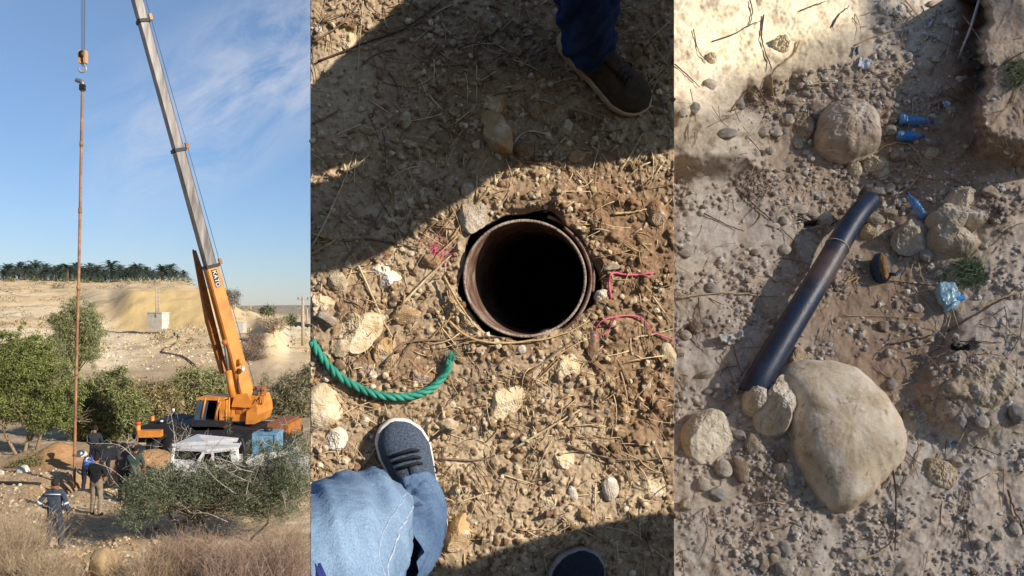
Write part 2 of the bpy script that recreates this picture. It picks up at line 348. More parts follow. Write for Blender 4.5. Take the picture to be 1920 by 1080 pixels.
def stick(P, Fd, pts, r, mt, label, cat='stick', lift=0.004, taper=0.55, name='stick', group=None, sides=6, n=None, rough=0.4, seed=None, cols=None, hs=None):
    pts = np.array(pts, float); n = n or max(6, int(len(pts)*4)); L = smooth_line(pts, n); sd = seed or int(abs(pts[0].sum()*7)) % 999
    L = L+np.stack([perlin(np.arange(n)*0.9, sd+0*np.arange(n), sd), perlin(np.arange(n)*0.9, sd+5.5+0*np.arange(n), sd+1)], -1)*rough*r*np.linspace(0, 1, n)[:, None]*2
    m = P.mpp(*pts.mean(0)); hh = Fd.h(L[:, 0], L[:, 1])
    if hs is not None: w = np.interp(np.linspace(0, 1, n), np.linspace(0, 1, len(hs)), hs)+hh*0
    else:
        hh = np.maximum.reduce([hh, np.roll(hh, 1)*0.5+np.roll(hh, -1)*0.5]); k = np.ones(3)/3; hp = np.pad(hh, 1, mode='edge'); hh = np.convolve(hp, k, 'valid'); w = hh+r*m*0.6+lift
    Q = P.at(L[:, 0], L[:, 1], w); R = np.linspace(1, taper, n)*r*m*(1+0.15*perlin(np.arange(n)*0.7, sd+0*np.arange(n), 3))
    b = MB(); b.add(*tube(Q, R, sides)); o = b.build(name, mt, None, Q[0], True); tag(o, label, cat, group); return o
# ------------------------------------------------------------------ ground of the well head (middle) : upright block of dry soil
M_SOIL = mat('dry_soil', (1.0,0.96,0.9), (0.72,0.66,0.58), 60, 0.95, 0.5, 420, attr=True, dist=0.0025, col3=(0.9,0.85,0.77))
FM = Field(PM, 582, 1264, -42, 1122, 1.7)
X, Y = FM.X, FM.Y
big = fbm(X/230, Y/230, 5, 4); med = fbm(X/45, Y/45, 21, 5)
FM.H = 0.014*big+0.0045*med+0.0022*fbm(X/9, Y/9, 33, 4)
soil = np.array(lin('#a08d75')); brown = np.array(lin('#856b52')); pale = np.array(lin('#b7a78e')); dark = np.array(lin('#624c38'))
def mixc(a, b, m): return a*(1-m[..., None])+b*m[..., None]
FM.C[:] = soil
FM.C = mixc(FM.C, pale, sstep(0.0, 0.7, fbm(X/120, Y/120, 41, 4)))
FM.C = mixc(FM.C, brown, sstep(0.0, 0.6, fbm(X/150+3, Y/150, 47, 4))*0.65)
def blob(cx, cy, rx, ry): return np.exp(-(((X-cx)/rx)**2+((Y-cy)/ry)**2))
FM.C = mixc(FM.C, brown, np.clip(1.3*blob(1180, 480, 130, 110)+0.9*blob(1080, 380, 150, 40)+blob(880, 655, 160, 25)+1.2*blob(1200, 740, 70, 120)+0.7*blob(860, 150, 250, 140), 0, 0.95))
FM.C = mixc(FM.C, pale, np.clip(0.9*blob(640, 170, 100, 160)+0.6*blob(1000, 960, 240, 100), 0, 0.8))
FM.H += 0.03*blob(990, 370, 150, 25)+0.012*blob(850, 720, 200, 100)-0.012*blob(700, 330, 160, 60)
cl = [soil*1.15, pale*1.1, soil*0.85, brown, brown*0.85, pale*0.95, dark]
r_ = np.random.RandomState(5)
for k in range(9500):
    cx, cy = r_.uniform(575, 1270), r_.uniform(-45, 1125); dens = fbm(cx/90, cy/90, 77, 3)
    smooth_spot = math.exp(-(((cx-640)/110)**2+((cy-160)/120)**2))
    if r_.rand() < 0.35-0.9*dens or r_.rand() < 0.75*smooth_spot: continue
    rr = r_.uniform(1.8, 4.5) if r_.rand() < 0.8 else r_.uniform(4.5, 10)
    if 1120 < cx < 1264 and 380 < cy < 860 and r_.rand() < 0.6: rr *= 1.5; c_ = brown*r_.uniform(0.75, 1.15)
    else: c_ = cl[r_.randint(len(cl))]*r_.uniform(0.85, 1.2)
    FM.stamp(cx, cy, rr, r_.uniform(0.6, 1), r_.uniform(0, 3.14), rr*0.0011*r_.uniform(0.5, 1.2), c_, 2.2, r_.uniform(0, 6), 0.85)
th = np.arctan2(Y-520, X-986); dd = np.hypot((X-986)/(131+10*np.sin(3*th+1)+5*np.sin(7*th)), (Y-516)/(120+7*np.sin(4*th)+4*np.sin(9*th)))
hole = 1-sstep(0.93, 1.0, dd); FM.H = FM.H*(1-hole)-0.30*hole
FM.C = mixc(FM.C, dark, (1-sstep(0.9, 1.03, dd))*0.9)
FM.H += 0.006*np.exp(-((dd-1.1)/0.06)**2)
FM.C *= (1+.16*fbm(X/5, Y/5, 201, 3)+.10*fbm(X/22, Y/22, 203, 3))[..., None]
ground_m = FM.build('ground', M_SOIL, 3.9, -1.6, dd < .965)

# ------------------------------------------------------------------ well casing
c0 = PM.at(986, 522, 0.006); axis = unit(np.array([0.0156+0.075, 1, 0.033-0.03])); CAS = empty('well_casing', 'rusty round steel well casing open in the soil, dark inside', 'well casing', c0)
M_RUST = mat('rusty_steel', '#92806f', '#4a3023', 18, 0.66, 0.6, 160, metal=0.25, col3='#6a4f40', dist=0.003, spec=0.5)
M_RUST_SHADED = mat('shaded_rust', '#35241b', '#1a120d', 14, 0.8, 0.4, 90)
def casing_ring(ru, rv, w0, depth, inner=False, a0=0, a1=2*math.pi, n=96, rows=40, jit=0.0):
    full = a1-a0 > 6.2; A = np.linspace(a0, a1, n, endpoint=not full); V = []
    for k in range(rows):
        t = k/(rows-1); cc = PM.at(986, 522, w0)+axis*depth*t
        V.append(cc+np.cos(A)[:, None]*ru*PM.U+np.sin(A)[:, None]*rv*PM.V+(jit*perlin(A*4, A*0, 9) if k == 0 else 0*A)[:, None]*PM.N)
    V = np.concatenate(V); i = np.arange(rows-1)[:, None]*n; j = np.arange(n if full else n-1)[None]; k = (j+1) % n
    q = np.stack([i+j, i+k, i+n+k, i+n+j], -1).reshape(-1, 4); return V, q if not inner else q[:, ::-1], n
b = MB(); Vo, qo, n = casing_ring(0.1435, 0.1325, 0.012, 1.9, jit=0.003); Vi, qi, n = casing_ring(0.1388, 0.1278, 0.012, 1.9, True, jit=0.003)
b.add(Vo, [qo]); b.add(Vi, [qi]); j = np.arange(n); k = (j+1) % n; m0 = len(Vo)
b.F[4].append(np.stack([j, m0+j, m0+k, k], -1)); b.build('tube_wall', M_RUST, CAS, smooth=True); Aq = np.linspace(0, 2*math.pi, 97); MB().add(*tube(np.array([PM.at(986, 522, 0.014+.002*math.sin(a*7))+math.cos(a)*.1402*PM.U+math.sin(a)*.1292*PM.V for a in Aq]), .0034, 6, False)).build('rim', mat('worn_rim', '#ab9c8e', '#6f5545', 30, .7, .5, 200), CAS, smooth=True); MB().add(*(lambda r: (r[0], [r[1]]))(casing_ring(0.1362, 0.1252, -0.27, 1.6, True))).build('shaded_bore', M_RUST_SHADED, CAS, smooth=True)  # inner skin of darkened rust puts the shade inside the well into colour
b = MB(); b.add(*tube(np.array([PM.at(986, 522, 0.0)+axis*1.88, PM.at(986, 522, 0.0)+axis*1.9]), 0.16, 24)); b.build('tube_bottom', M_RUST_SHADED, CAS)
for nm, ru, a0, a1, w0 in (('outer_band', 1.075, -1.15, 0.95, 0.004), ('outer_band', 1.13, -0.2, 1.25, -0.008)):
    A = np.linspace(a0, a1, 50); Q = [PM.at(986, 522, w0)+math.cos(a)*0.1435*ru*PM.U+math.sin(a)*0.1325*ru*PM.V for a in A]
    b = MB(); b.add(*tube(np.array(Q), 0.0045, 6, squash=1.6)); b.build(nm, M_RUST, CAS, smooth=True)

# ------------------------------------------------------------------ stones of the middle ground
ST = {'pale': '#c9b697', 'cream': '#d2bf9c', 'tan': '#b2946b', 'brown': '#8f7256', 'grey': '#a89a88', 'shade': '#a88d6c', 'white': '#d8cfc0', 'red': '#957460'}
LATE_CUT = []
OM = [
 ([(631,620),(653,583),(673,592),(713,590),(718,617),(700,640),(660,665),(633,633)], 0.045, 'cream', 'largest pale angular stone, just above the end of the green rope at left', 5),
 ([(692,513),(727,495),(750,495),(758,513),(737,530),(710,541),(695,531)], 0.03, 'white', 'whitish cracked stone between the big pale stone and the casing', 5),
 ([(680,470),(700,458),(727,460),(738,472),(720,488),(690,490)], 0.022, 'brown', 'flat brown stone lying at the edge of the shadow left of the casing', 3),
 ([(902,205),(915,210),(945,235),(958,262),(955,290),(935,288),(912,270),(904,240)], 0.075, 'tan', 'tall pointed tan stone standing in the shade above the casing', 5),
 ([(909,182),(925,170),(945,178),(947,205),(932,218),(912,205)], 0.03, 'tan', 'blunt stone leaning behind the tall pointed one in the shade', 4),
 ([(648,262),(665,250),(690,252),(693,275),(675,290),(652,282)], 0.03, 'shade', 'round brown stone in the shade above the long straw', 2),
 ([(630,75),(648,65),(668,66),(675,82),(655,97),(640,88)], 0.025, 'cream', 'bright pale stone in the sunlit upper left corner', 4),
 ([(922,754),(942,721),(961,715),(985,726),(981,750),(953,776),(935,787),(924,780)], 0.03, 'cream', 'cream pitted stone below the casing, beside a bundle of straw', 3),
 ([(1041,838),(1052,845),(1076,848),(1076,862),(1060,881),(1045,874)], 0.025, 'cream', 'wedge shaped cream stone under the long grey twig', 4),
 ([(838,991),(856,965),(866,960),(898,976),(892,995),(881,1024),(829,1026)], 0.05, 'tan', 'large tan stone right beside the white sneaker heel', 5),
 ([(584,725),(606,716),(625,730),(641,748),(642,775),(622,798),(584,803)], 0.035, 'pale', 'pale lump of limestone cut by the left edge, under the rope', 2),
 ([(613,815),(635,800),(652,815),(648,835),(628,846),(614,838)], 0.025, 'white', 'whitish stone left of the grey sneaker', 3),
 ([(708,640),(735,632),(742,655),(738,690),(716,688)], 0.025, 'tan', 'upright tan stone between the rope and the big pale stone', 3),
 ([(673,668),(698,662),(702,690),(680,703)], 0.02, 'brown', 'square brown stone just above the rope', 4),
 ([(992,40),(1015,26),(1042,35),(1044,60),(1010,68)], 0.025, 'shade', 'flat stone half under the left side of the upper blue jeans', 4),
 ([(1185,10),(1205,0),(1230,4),(1242,20),(1215,28)], 0.02, 'shade', 'flat pale stone at the upper right corner of the soil', 3),
 ([(863,393),(888,365),(912,378),(917,400),(898,430),(880,440)], 0.03, 'grey', 'grey stone wedged against the upper left rim of the casing', 3),
 ([(1096,575),(1102,555),(1118,553),(1125,570),(1118,580)], 0.02, 'cream', 'rounded pale stone touching the right rim of the casing', 0),
 ([(1118,548),(1128,543),(1146,550),(1142,568),(1130,573)], 0.018, 'white', 'white stone under the knot of the pink string', 3),
 ([(1040,700),(1050,672),(1072,663),(1085,680),(1082,705),(1060,718)], 0.022, 'cream', 'crumbly cream lump below the lower rim of the casing', 3),
 ([(1150,770),(1160,752),(1180,775),(1178,793),(1165,790)], 0.022, 'tan', 'curled tan stone above the long grey twig', 3),
 ([(1208,395),(1225,375),(1245,385),(1244,420),(1222,422)], 0.035, 'brown', 'big brown clod at the right end of a short stick', 2),
]
OM += [([(584,560),(600,545),(622,552),(626,575),(600,590),(586,582)],.028,'pale','pale limestone lump at the left edge above the big pale stone',3),
 ([(770,690),(790,682),(812,690),(815,712),(788,720),(772,710)],.018,'brown','low brown clod inside the curve of the rope',2),([(1195,255),(1222,248),(1240,262),(1232,282),(1205,284)],.02,'shade','low stone in the shade at the right under the dark shoe',3),
 ([(1010,930),(1030,920),(1046,935),(1040,952),(1016,950)],.014,'pale','low pale stone in the sunlit soil above the lower shadow',2),([(1200,905),(1225,890),(1250,900),(1248,925),(1215,930)],.014,'pale','smooth pale crust of soil at the right above the lower shadow',1)]
for k, (pts, h, c, lb, fc) in enumerate(OM):
    o = outline_rock(PM, FM, pts, h*0.8, ST[c], lb, fc, seed=k+3, cat='stone', name='stone', bumpy=0.0016)
    if min(x for x, y in pts) < 596: LATE_CUT.append(o)
KM = [(912,52,34,22,'shade','round stone left of the blue jeans at the top'),(1063,240,18,28,'cream','small upright pale stone under the dark shoe'),(637,530,30,36,'pale','pale stone at the left edge in line with the casing'),
 (765,590,42,26,'tan','long tan stone left of the casing'),(813,490,28,26,'tan','round tan stone beside the pink fluff'),(837,797,32,26,'pale','pinkish square stone next to the shoelace'),
 (1144,917,28,40,'white','whitish stone near the lower shadow edge'),(1074,926,14,26,'white','thin upright white pebble below the wedge stone'),(880,360,22,32,'pale','small pale stone above the grey stone at the casing'),
 (613,600,40,22,'grey','low grey stone at the left edge above the rope'),(1003,205,20,32,'shade','small grey upright stone right of the tall pointed one'),(985,280,30,36,'brown','brown stone in the loop of white wire'),
 (1083,292,26,18,'tan','oval tan pebble in the shade above the sunlit soil'),(965,95,24,20,'shade','round pebble in the shade left of the dark shoe'),(1195,95,20,18,'shade','round pebble right of the dark shoe'),
 (957,245,26,34,'shade','stone at the right foot of the tall pointed one'),(700,250,20,10,'shade','flat sliver of stone in the shaded upper left'),(762,225,18,24,'pale','oval stone at the edge of the upper left shadow'),
 (1148,500,28,16,'grey','grey shiny stone left of the pink string'),(1110,650,26,44,'brown','brown root stump below the pink string'),(640,655,36,26,'pale','pale stone touching the rope at the left'),(1253,665,26,36,'cream','cream stone at the right edge of the soil'),
 (700,760,22,16,'tan','small tan stone just below the rope'),(1095,965,26,22,'tan','tan stone on the line of the lower shadow'),(800,268,50,16,'shade','long low stone in the shaded middle left')]
for x, y, w, h, c, lb in KM: put_rock(PM, FM, x, y, w*1.15, h*1.15, rnd.uniform(-.4, .4), 'angular' if c != 'white' else 'round', ST[c], lb, 'stone', sub=4)
r_ = np.random.RandomState(9); cnt = 0
while cnt < 62:
    x, y = r_.uniform(590, 1256), r_.uniform(5, 1072)
    if ((x-986)/135)**2+((y-516)/130)**2 < 1: continue
    s_ = r_.uniform(8, 19); c = list(ST.values())[r_.randint(8)]
    shade = y < 300; lb = 'small stone on the shaded soil of the middle picture' if shade else 'small stone on the sunlit soil around the casing'
    put_rock(PM, FM, x, y, s_*1.15, s_*r_.uniform(.7, 1.1), r_.uniform(0, 3), 'angular' if r_.rand() < .65 else 'round', c, lb, 'stone', 'small stones on the shaded soil' if shade else 'small stones on the sunlit soil', sub=3, sink=.3); cnt += 1
def gravel(P, Fd, n, box_, smin, smax, cols, name, avoid=None, seed=1, dens=None):
    r = np.random.RandomState(seed); b = MB(); V0, F0 = ICO[1]; k = 0
    while k < n:
        x, y = r.uniform(box_[0], box_[2]), r.uniform(box_[1], box_[3])
        if avoid and avoid(x, y): continue
        if dens and r.rand() > dens(x, y): continue
        s_ = smin+(smax-smin)*r.rand()**3.2; m = P.mpp(x, y); V0, F0 = ICO[1 if s_ < 7 else 2]; V = V0*(1+(0.25 if s_ < 7 else .11)*r.normal(size=(len(V0), 1)))*np.array([1, r.uniform(.6, 1), .7])*s_*m/2
        a = r.uniform(0, 6.28); V = V@rotm((0, 0, 1), a).T@rotm((1, 0, 0), r.normal()*.4).T
        V = V@P.B.T+P.at(x, y, float(Fd.h(x, y))+s_*m*.15); b.add(V, [F0], np.array(cols[r.randint(len(cols))])*r.uniform(.8, 1.15)); k += 1
    o = b.build(name, M_GRAV, None, P.at((box_[0]+box_[2])/2, (box_[1]+box_[3])/2)); tag(o, kind='stuff'); return o
M_GRAV = mat('gravel_stone', (1,.98,.95), (.8,.76,.7), 80, 0.92, attr=True)
GC = [lin(h) for h in ('#a8906c', '#b7a07c', '#937756', '#bfae90', '#84694a', '#a08c70', '#c9bca4')]
gm = gravel(PM, FM, 3300, (584, -35, 1262, 1115), 2.5, 15, GC, 'gravel', lambda x, y: ((x-986)/132)**2+((y-516)/124)**2 < 1 or (560 < x < 720 and 60 < y < 260 and random.Random(int(x*y)).random() < .7), 4, lambda x, y: .35+.9*float(fbm(x/70, y/70, 57, 3)))
tag(gm, 'loose clods and gravel over the soil around the casing', 'gravel')

# ------------------------------------------------------------------ sticks, straw
M_STRAW = mat('straw', '#c4a678', '#957750', 90, 0.85, 0.2, 300, stretch=(1, 1, 1)); M_TWIG = mat('grey_twig', '#8d7760', '#5f4b3a', 80, 0.9, 0.3, 300); M_TWIGD = mat('dark_twig', '#57463a', '#3a2d25', 80, 0.9)
M_PALE = mat('pale_twig', '#cdb995', '#a08a68', 80, 0.85)
SM = [([(918,352),(885,393),(842,452)],5.5,'w','thick pale split stick pointing up from the upper left of the casing',[.045,.02,.01]),
 ([(584,462),(607,422),(631,370),(649,328),(663,283)],3.2,'p','long pale straw curving up the left edge in the shade',None),
 ([(584,476),(615,458),(645,438)],4,'w','short pale stick meeting the long straw at the left edge',None),
 ([(642,490),(672,458),(706,410),(727,370)],3.6,'g','dark bent stick across the shadow edge left of the casing',None),
 ([(672,498),(700,560),(718,600),(736,632)],4,'p','pale stick running down past the big pale stone',None),
 ([(752,572),(800,522),(846,478)],4.5,'p','pale split stick leading up to the left rim of the casing',None),
 ([(832,518),(858,565),(886,607)],4.5,'w','broken stick lying over the left rim of the casing',[.02,.03,.02]),
 ([(640,452),(700,448),(790,466)],4,'g','brown bark strip above the whitish stone',None),
 ([(842,602),(870,627),(915,642),(990,640),(1060,625),(1106,600)],4.5,'w','long root curving round the lower rim of the casing',None),
 ([(636,697),(690,660),(720,620)],3,'g','grey twig over the lower part of the big pale stone',None),
 ([(720,682),(762,642),(860,636),(932,620)],4,'g','crooked brown twig from the rope to the casing',None),
 ([(584,810),(650,772),(712,745)],3,'p','pale straw below the rope at the left edge',None),
 ([(962,842),(1040,796),(1087,768)],4.2,'p','pale forked stick pointing up to the right below the casing',None),
 ([(1072,838),(1130,856),(1180,863),(1262,857)],4,'g','long grey twig lying at the right under the casing',None),
 ([(1010,872),(1022,848),(1035,826)],3.4,'p','short straw left of the wedge shaped stone',None),
 ([(584,80),(640,45),(676,4)],3.4,'g','brown twig across the sunlit upper left corner',None),
 ([(596,115),(680,82),(760,52),(826,4)],3.2,'d','dark twig from the sunlit corner into the shade at the top',None),
 ([(681,2),(673,100),(667,222)],1.6,'p','hair thin upright straw in the upper left sunlight',None),
 ([(1162,322),(1190,278),(1204,250)],2.8,'p','straw under the toe of the dark shoe',None),
 ([(584,232),(612,220),(636,205)],3.6,'g','short dark twig at the left edge of the sunlit patch',None),
 ([(958,300),(1010,306),(1058,318)],3.2,'g','brown twig at the lower border of the shade',None),
 ([(1150,401),(1180,398),(1212,393)],4.2,'w','short round stick stuck in the brown clod',None),
 ([(1224,556),(1245,585),(1260,605)],3.2,'p','broken straw above the pink string end',None),
 ([(1190,632),(1225,627),(1262,617)],3,'p','pale straw crossing the pink string at the right',None),
 ([(1136,988),(1187,1000),(1225,1030),(1262,1060)],2.2,'p','pale forked straw in the lower right shadow',None),
 ([(820,860),(900,862),(955,842)],3,'g','grey twig right of the shoelace',None),
 ([(988,702),(1050,656),(1102,620)],3.6,'g','grey twig in the bundle below the casing',None),
 ([(975,700),(1040,668),(1090,640)],3,'w','brown twig in the bundle below the casing',None),
 ([(960,755),(1000,720),(1058,665)],3.4,'w','long straw from the pitted stone up to the bundle',None),
 ([(868,640),(905,632),(960,634)],3.2,'d','dark root end crossing below the left rim',None),
 ([(920,710),(870,730),(800,800)],2.4,'g','thin grey twig above the sneaker',None),
 ([(650,560),(690,585),(645,600)],2.4,'g','hooked thin twig above the big pale stone',None),
 ([(1080,320),(1100,345),(1110,372)],2.6,'p','straw standing in the sunlit soil above the casing',None),
 ([(770,465),(700,350),(735,345)],1.6,'d','thin dark hair root in the shade',None),
 ([(838,545),(845,590),(825,618)],2.4,'w','thin root hanging beside the left rim',None),
 ([(900,620),(880,600),(840,560)],2.6,'p','split straw over the gap beside the casing',[.015,.02,.012])]
MT = {'w': M_STRAW, 'p': M_PALE, 'g': M_TWIG, 'd': M_TWIGD}
for pts, r, c, lb, hs in SM: stick(PM, FM, [(min(max(x, 585), 1262), y) for x, y in pts], r*.62, MT[c], lb, 'stick' if r > 3.3 else 'twig', hs=hs)
def straw_bits(P, Fd, n, box_, lmin, lmax, r, name, seed, avoid=None, individual=0, lab='', grp=''):
    rr = np.random.RandomState(seed); b = MB(); k = 0; mc = [lin('#c2a67c'), lin('#a58a62'), lin('#8b7355'), lin('#6d5741'), lin('#d3bd94')]
    while k < n:
        x, y = rr.uniform(box_[0], box_[2]), rr.uniform(box_[1], box_[3])
        if avoid and avoid(x, y): continue
        l = lmin+(lmax-lmin)*rr.rand()**2; a = rr.uniform(0, 3.14); bend = rr.normal()*.25
        t = np.linspace(-.5, .5, 5); px = x+l*t*math.cos(a)-l*bend*t*t*math.sin(a); py = y+l*t*math.sin(a)+l*bend*t*t*math.cos(a)
        px = np.clip(px, box_[0], box_[2]); hh = Fd.h(px, py); m = P.mpp(x, y)
        lo = np.linspace(hh.max(), hh.max()+abs(rr.normal())*l*m*.12, 5); w = hh*.3+lo*.7+r*m*.7
        R = r*m*rr.uniform(.6, 1.3)*np.linspace(1, .5, 5); V, Fs = tube(P.at(px, py, w), R, 4); c = mc[rr.randint(5)]
        if k < individual:
            bb = MB(); bb.add(V, Fs, c); o = bb.build('straw', M_STR, None, P.at(x, y, hh.mean()), True)
            sh = y < 300; tag(o, lab[0] if sh else lab[1], 'straw', grp[0] if sh else grp[1])
        else: b.add(V, Fs, c)
        k += 1
    o = b.build(name, M_STR, None, P.at((box_[0]+box_[2])/2, (box_[1]+box_[3])/2), True); tag(o, kind='stuff'); return o
M_STR = mat('dry_straw', (1,1,1), (.75,.72,.68), 120, 0.85, attr=True)
avm = lambda x, y: ((x-986)/140)**2+((y-516)/132)**2 < 1 or (600 < x < 700 and 100 < y < 240)
o = straw_bits(PM, FM, 1500, (586, 0, 1260, 1080), 10, 75, 1.25, 'straw_litter', 31, avm, 150, ('short straw lying on the shaded soil at the top', 'short straw lying on the sunlit soil around the casing'), ('straws on the shaded soil', 'straws on the sunlit soil'))
tag(o, 'fine broken straw and rootlets scattered over the soil', 'straw litter')

# ------------------------------------------------------------------ rope, pink string, wire
M_ROPE = mat('green_rope', '#3b9a80', '#1f6f5b', 25, 0.6, 0.3, 500, spec=0.4); M_PINK = mat('pink_string', '#d7607a', '#b8455f', 60, 0.7); M_WIRE = mat('pale_wire', '#cfc6b4', '#9a8d7a', 40, 0.5)
RP = smooth_line([(584,640),(602,668),(640,708),(700,738),(760,744),(805,730),(834,702),(842,680)], 260); hr = FM.h(RP[:, 0], RP[:, 1]); hk = np.ones(41)/41
hr = np.convolve(np.pad(hr, 20, mode='edge'), hk, 'valid'); CP = PM.at(RP[:, 0], RP[:, 1], hr+0.012); T, A, B = frames(CP)
ROPE = empty('rope', 'green twisted rope curving over the soil below the casing', 'rope', CP[0])
arc = np.concatenate([[0], np.cumsum(np.linalg.norm(np.diff(CP, axis=0), axis=1))])
for s_ in range(3):
    ph = arc/0.058*2*math.pi+.35*fbm(arc*30, arc*0, 4, 3)+s_*2*math.pi/3; Q = CP+0.0043*(np.cos(ph)[:, None]*A+np.sin(ph)[:, None]*B)
    MB().add(*tube(Q, 0.0049, 8)).build('strand', M_ROPE, ROPE, smooth=True)
stick(PM, FM, [(1146,560),(1142,532),(1148,512),(1180,516),(1225,511)], 2.2, M_PINK, 'pink string with a knot pointing right beside the casing', 'string', taper=.9, name='string', n=30)
stick(PM, FM, [(1117,636),(1119,612),(1136,598),(1170,592),(1200,596),(1226,622),(1262,637)], 1.5, M_PINK, 'lower pink string looping right to the edge', 'string', taper=.9, name='string', n=30)
stick(PM, FM, [(1114,632),(1136,624),(1152,600)], 1.4, M_PINK, 'short pink string end closing the lower loop', 'string', taper=.9, name='string', n=16)
b = MB(); r_ = np.random.RandomState(3)
for k in range(60):
    p = np.array([825, 467])+r_.normal(size=2)*[12, 15]; q = p+r_.normal(size=2)*12; b.add(*tube(PM.at([p[0], q[0]], [p[1], q[1]], [float(FM.h(*p))+.002, float(FM.h(*q))+.01]), .0005, 3))
o = b.build('string_fluff', M_PINK, None, PM.at(825, 467)); tag(o, 'faded pink fluff of string left of the casing rim', 'string')
stick(PM, FM, [(958,288),(968,262),(990,246),(1026,252)], 1.6, M_WIRE, 'white bent wire at the foot of the tall pointed stone', 'wire', taper=.9, name='wire', n=20)

# ------------------------------------------------------------------ shoes and legs
M_DENIM = denim('shaded_denim', '#63788f', '#3f5270', None, 7)
M_DENIML = denim('light_denim', '#8297ac', '#546983', None, 5)
M_DENIMD = denim('dark_denim', '#2b426c', '#1b2a4c', None, 6)
M_WHITE_R = mat('white_rubber', '#d9d6cf', '#bdb8ae', 30, 0.6); M_CREAM_R = mat('cream_rubber', '#c8b08a', '#a78f6c', 30, 0.7)
M_SHOEG = mat('grey_knit', '#56606e', '#2b333f', 260, 0.9, 0.9, 420, dist=0.002, spec=0.2); M_SHOEB = mat('brown_nubuck', '#4a3f33', '#352c24', 60, 0.9, 0.4, 500, dist=0.001, spec=0.2)
M_SHOE_SHADED = mat('shaded_knit', '#1b2233', '#10151f', 120, 0.9, 0.5, 500, dist=0.001); M_LACE = mat('black_lace', '#14151a', '#0a0a0c', 90, 0.8)
M_PATCH = mat('black_suede', '#181512', '#0e0c0b', 90, 0.9)
def shoe(P, Fd, heel, toe, length, width, base, m_up, m_sole, parent, m_stripe=None, side=1, high=0.05, laces=True, knot=False):
    hp = P.at(heel[0], heel[1], base); tp = P.at(toe[0], toe[1], base); f = unit(tp-hp); f = unit(f-P.N*np.dot(f, P.N)); sd = np.cross(P.N, f)
    o0 = tp-f*length
    def LW(a, s, w): return o0+np.multiply.outer(a, f)*length+np.multiply.outer(s, sd)*width+np.multiply.outer(w, P.N)
    t = np.linspace(0, 1, 36); hw = np.interp(t, [0,.03,.1,.25,.45,.62,.75,.87,.95,.985,1], [.1,.22,.34,.38,.37,.45,.5,.45,.31,.18,.05]); sk = np.interp(t, [0,.4,.75,1], [0,-.02,.02,.09])*side
    A = np.concatenate([t, t[::-1]]); Sd = np.concatenate([sk+hw, (sk-hw)[::-1]])
    V = []; n = len(A)
    for w, e in ((0, .97), (.004, 1.02), (.022, 1.03), (.026, .98)): V.append(LW(.5+(A-.5)*(1+.01*(e-1)*50), Sd*e, np.full(n, w)))
    V = np.concatenate(V+[LW(np.array([.5]), np.array([0.]), np.array([0.])), LW(np.array([.5]), np.array([0.]), np.array([.026]))]); j = np.arange(n); k = (j+1) % n
    q = np.concatenate([np.stack([i*n+j, i*n+k, i*n+n+k, i*n+n+j], -1) for i in range(3)])
    tr = np.concatenate([np.stack([np.full(n, 4*n), k, j], -1), np.stack([np.full(n, 4*n+1), 3*n+j, 3*n+k], -1)])
    MB().add(V, [q, tr]).build('sole', m_sole, parent, smooth=True)
    ht = np.interp(t, [0,.05,.25,.4,.55,.7,.85,.95,1], [.045,.07,.085,.085,.07,.052,.044,.034,.012])*high/.05*.9; na = 21; an = np.linspace(0, math.pi, na); G = []
    for i in range(36):
        cs, sn = np.cos(an), np.sin(an); e = .75; ss = np.sign(cs)*np.abs(cs)**e*hw[i]*.96+sk[i]; ww = .018+ht[i]*sn**.8
        ww = ww+.0014*np.sin(t[i]*90)*(t[i] > .72)*(0)+.002*perlin(np.array([t[i]*9]), np.array([3.]), 2)
        G.append(LW(np.full(na, .012+t[i]*.976), ss, ww))
    V = np.concatenate(G); i = np.arange(35)[:, None]*na; j = np.arange(na-1)[None]; q = np.stack([i+j, i+na+j, i+na+j+1, i+j+1], -1).reshape(-1, 4)
    MB().add(V, [q]).build('shoe_upper', m_up, parent, smooth=True)
    def top(a, s):
        h = np.interp(a, t, ht); hwid = np.interp(a, t, hw)*.96; x = min(.98, abs(s)/hwid); return .018+h*(1-x**(1/.75*1))**.4+.003
    tg = np.linspace(.34, .66, 12); MB().add(*tube(np.array([LW(a, np.interp(a, t, sk), top(a, 0)+.000) for a in tg]), np.interp(tg, [.3,.5,.7], [.02,.016,.009]), 8, squash=.35)).build('tongue', m_up, parent, smooth=True)
    if laces:
        for i, a in enumerate(np.linspace(.40, .66, 6)):
            for g in (-1, 1):
                ss = np.linspace(-.17, .17, 7); Q = np.array([LW(a+g*.028*x/.17, x+np.interp(a, t, sk), top(a, x)+.004) for x in ss]); MB().add(*tube(Q, .0024, 5)).build('lace', M_LACE, parent, smooth=True)
    if m_stripe:
        for a in (.42, .5, .58): 
            Q = np.array([LW(a+.05*x, side*(np.interp(a, t, hw)*(.93-.22*x))+np.interp(a, t, sk), .032+.036*x) for x in np.linspace(0, 1, 6)]); MB().add(*tube(Q, .0085, 6, squash=.35)).build('side_stripe', m_stripe, parent, smooth=True)
    return LW
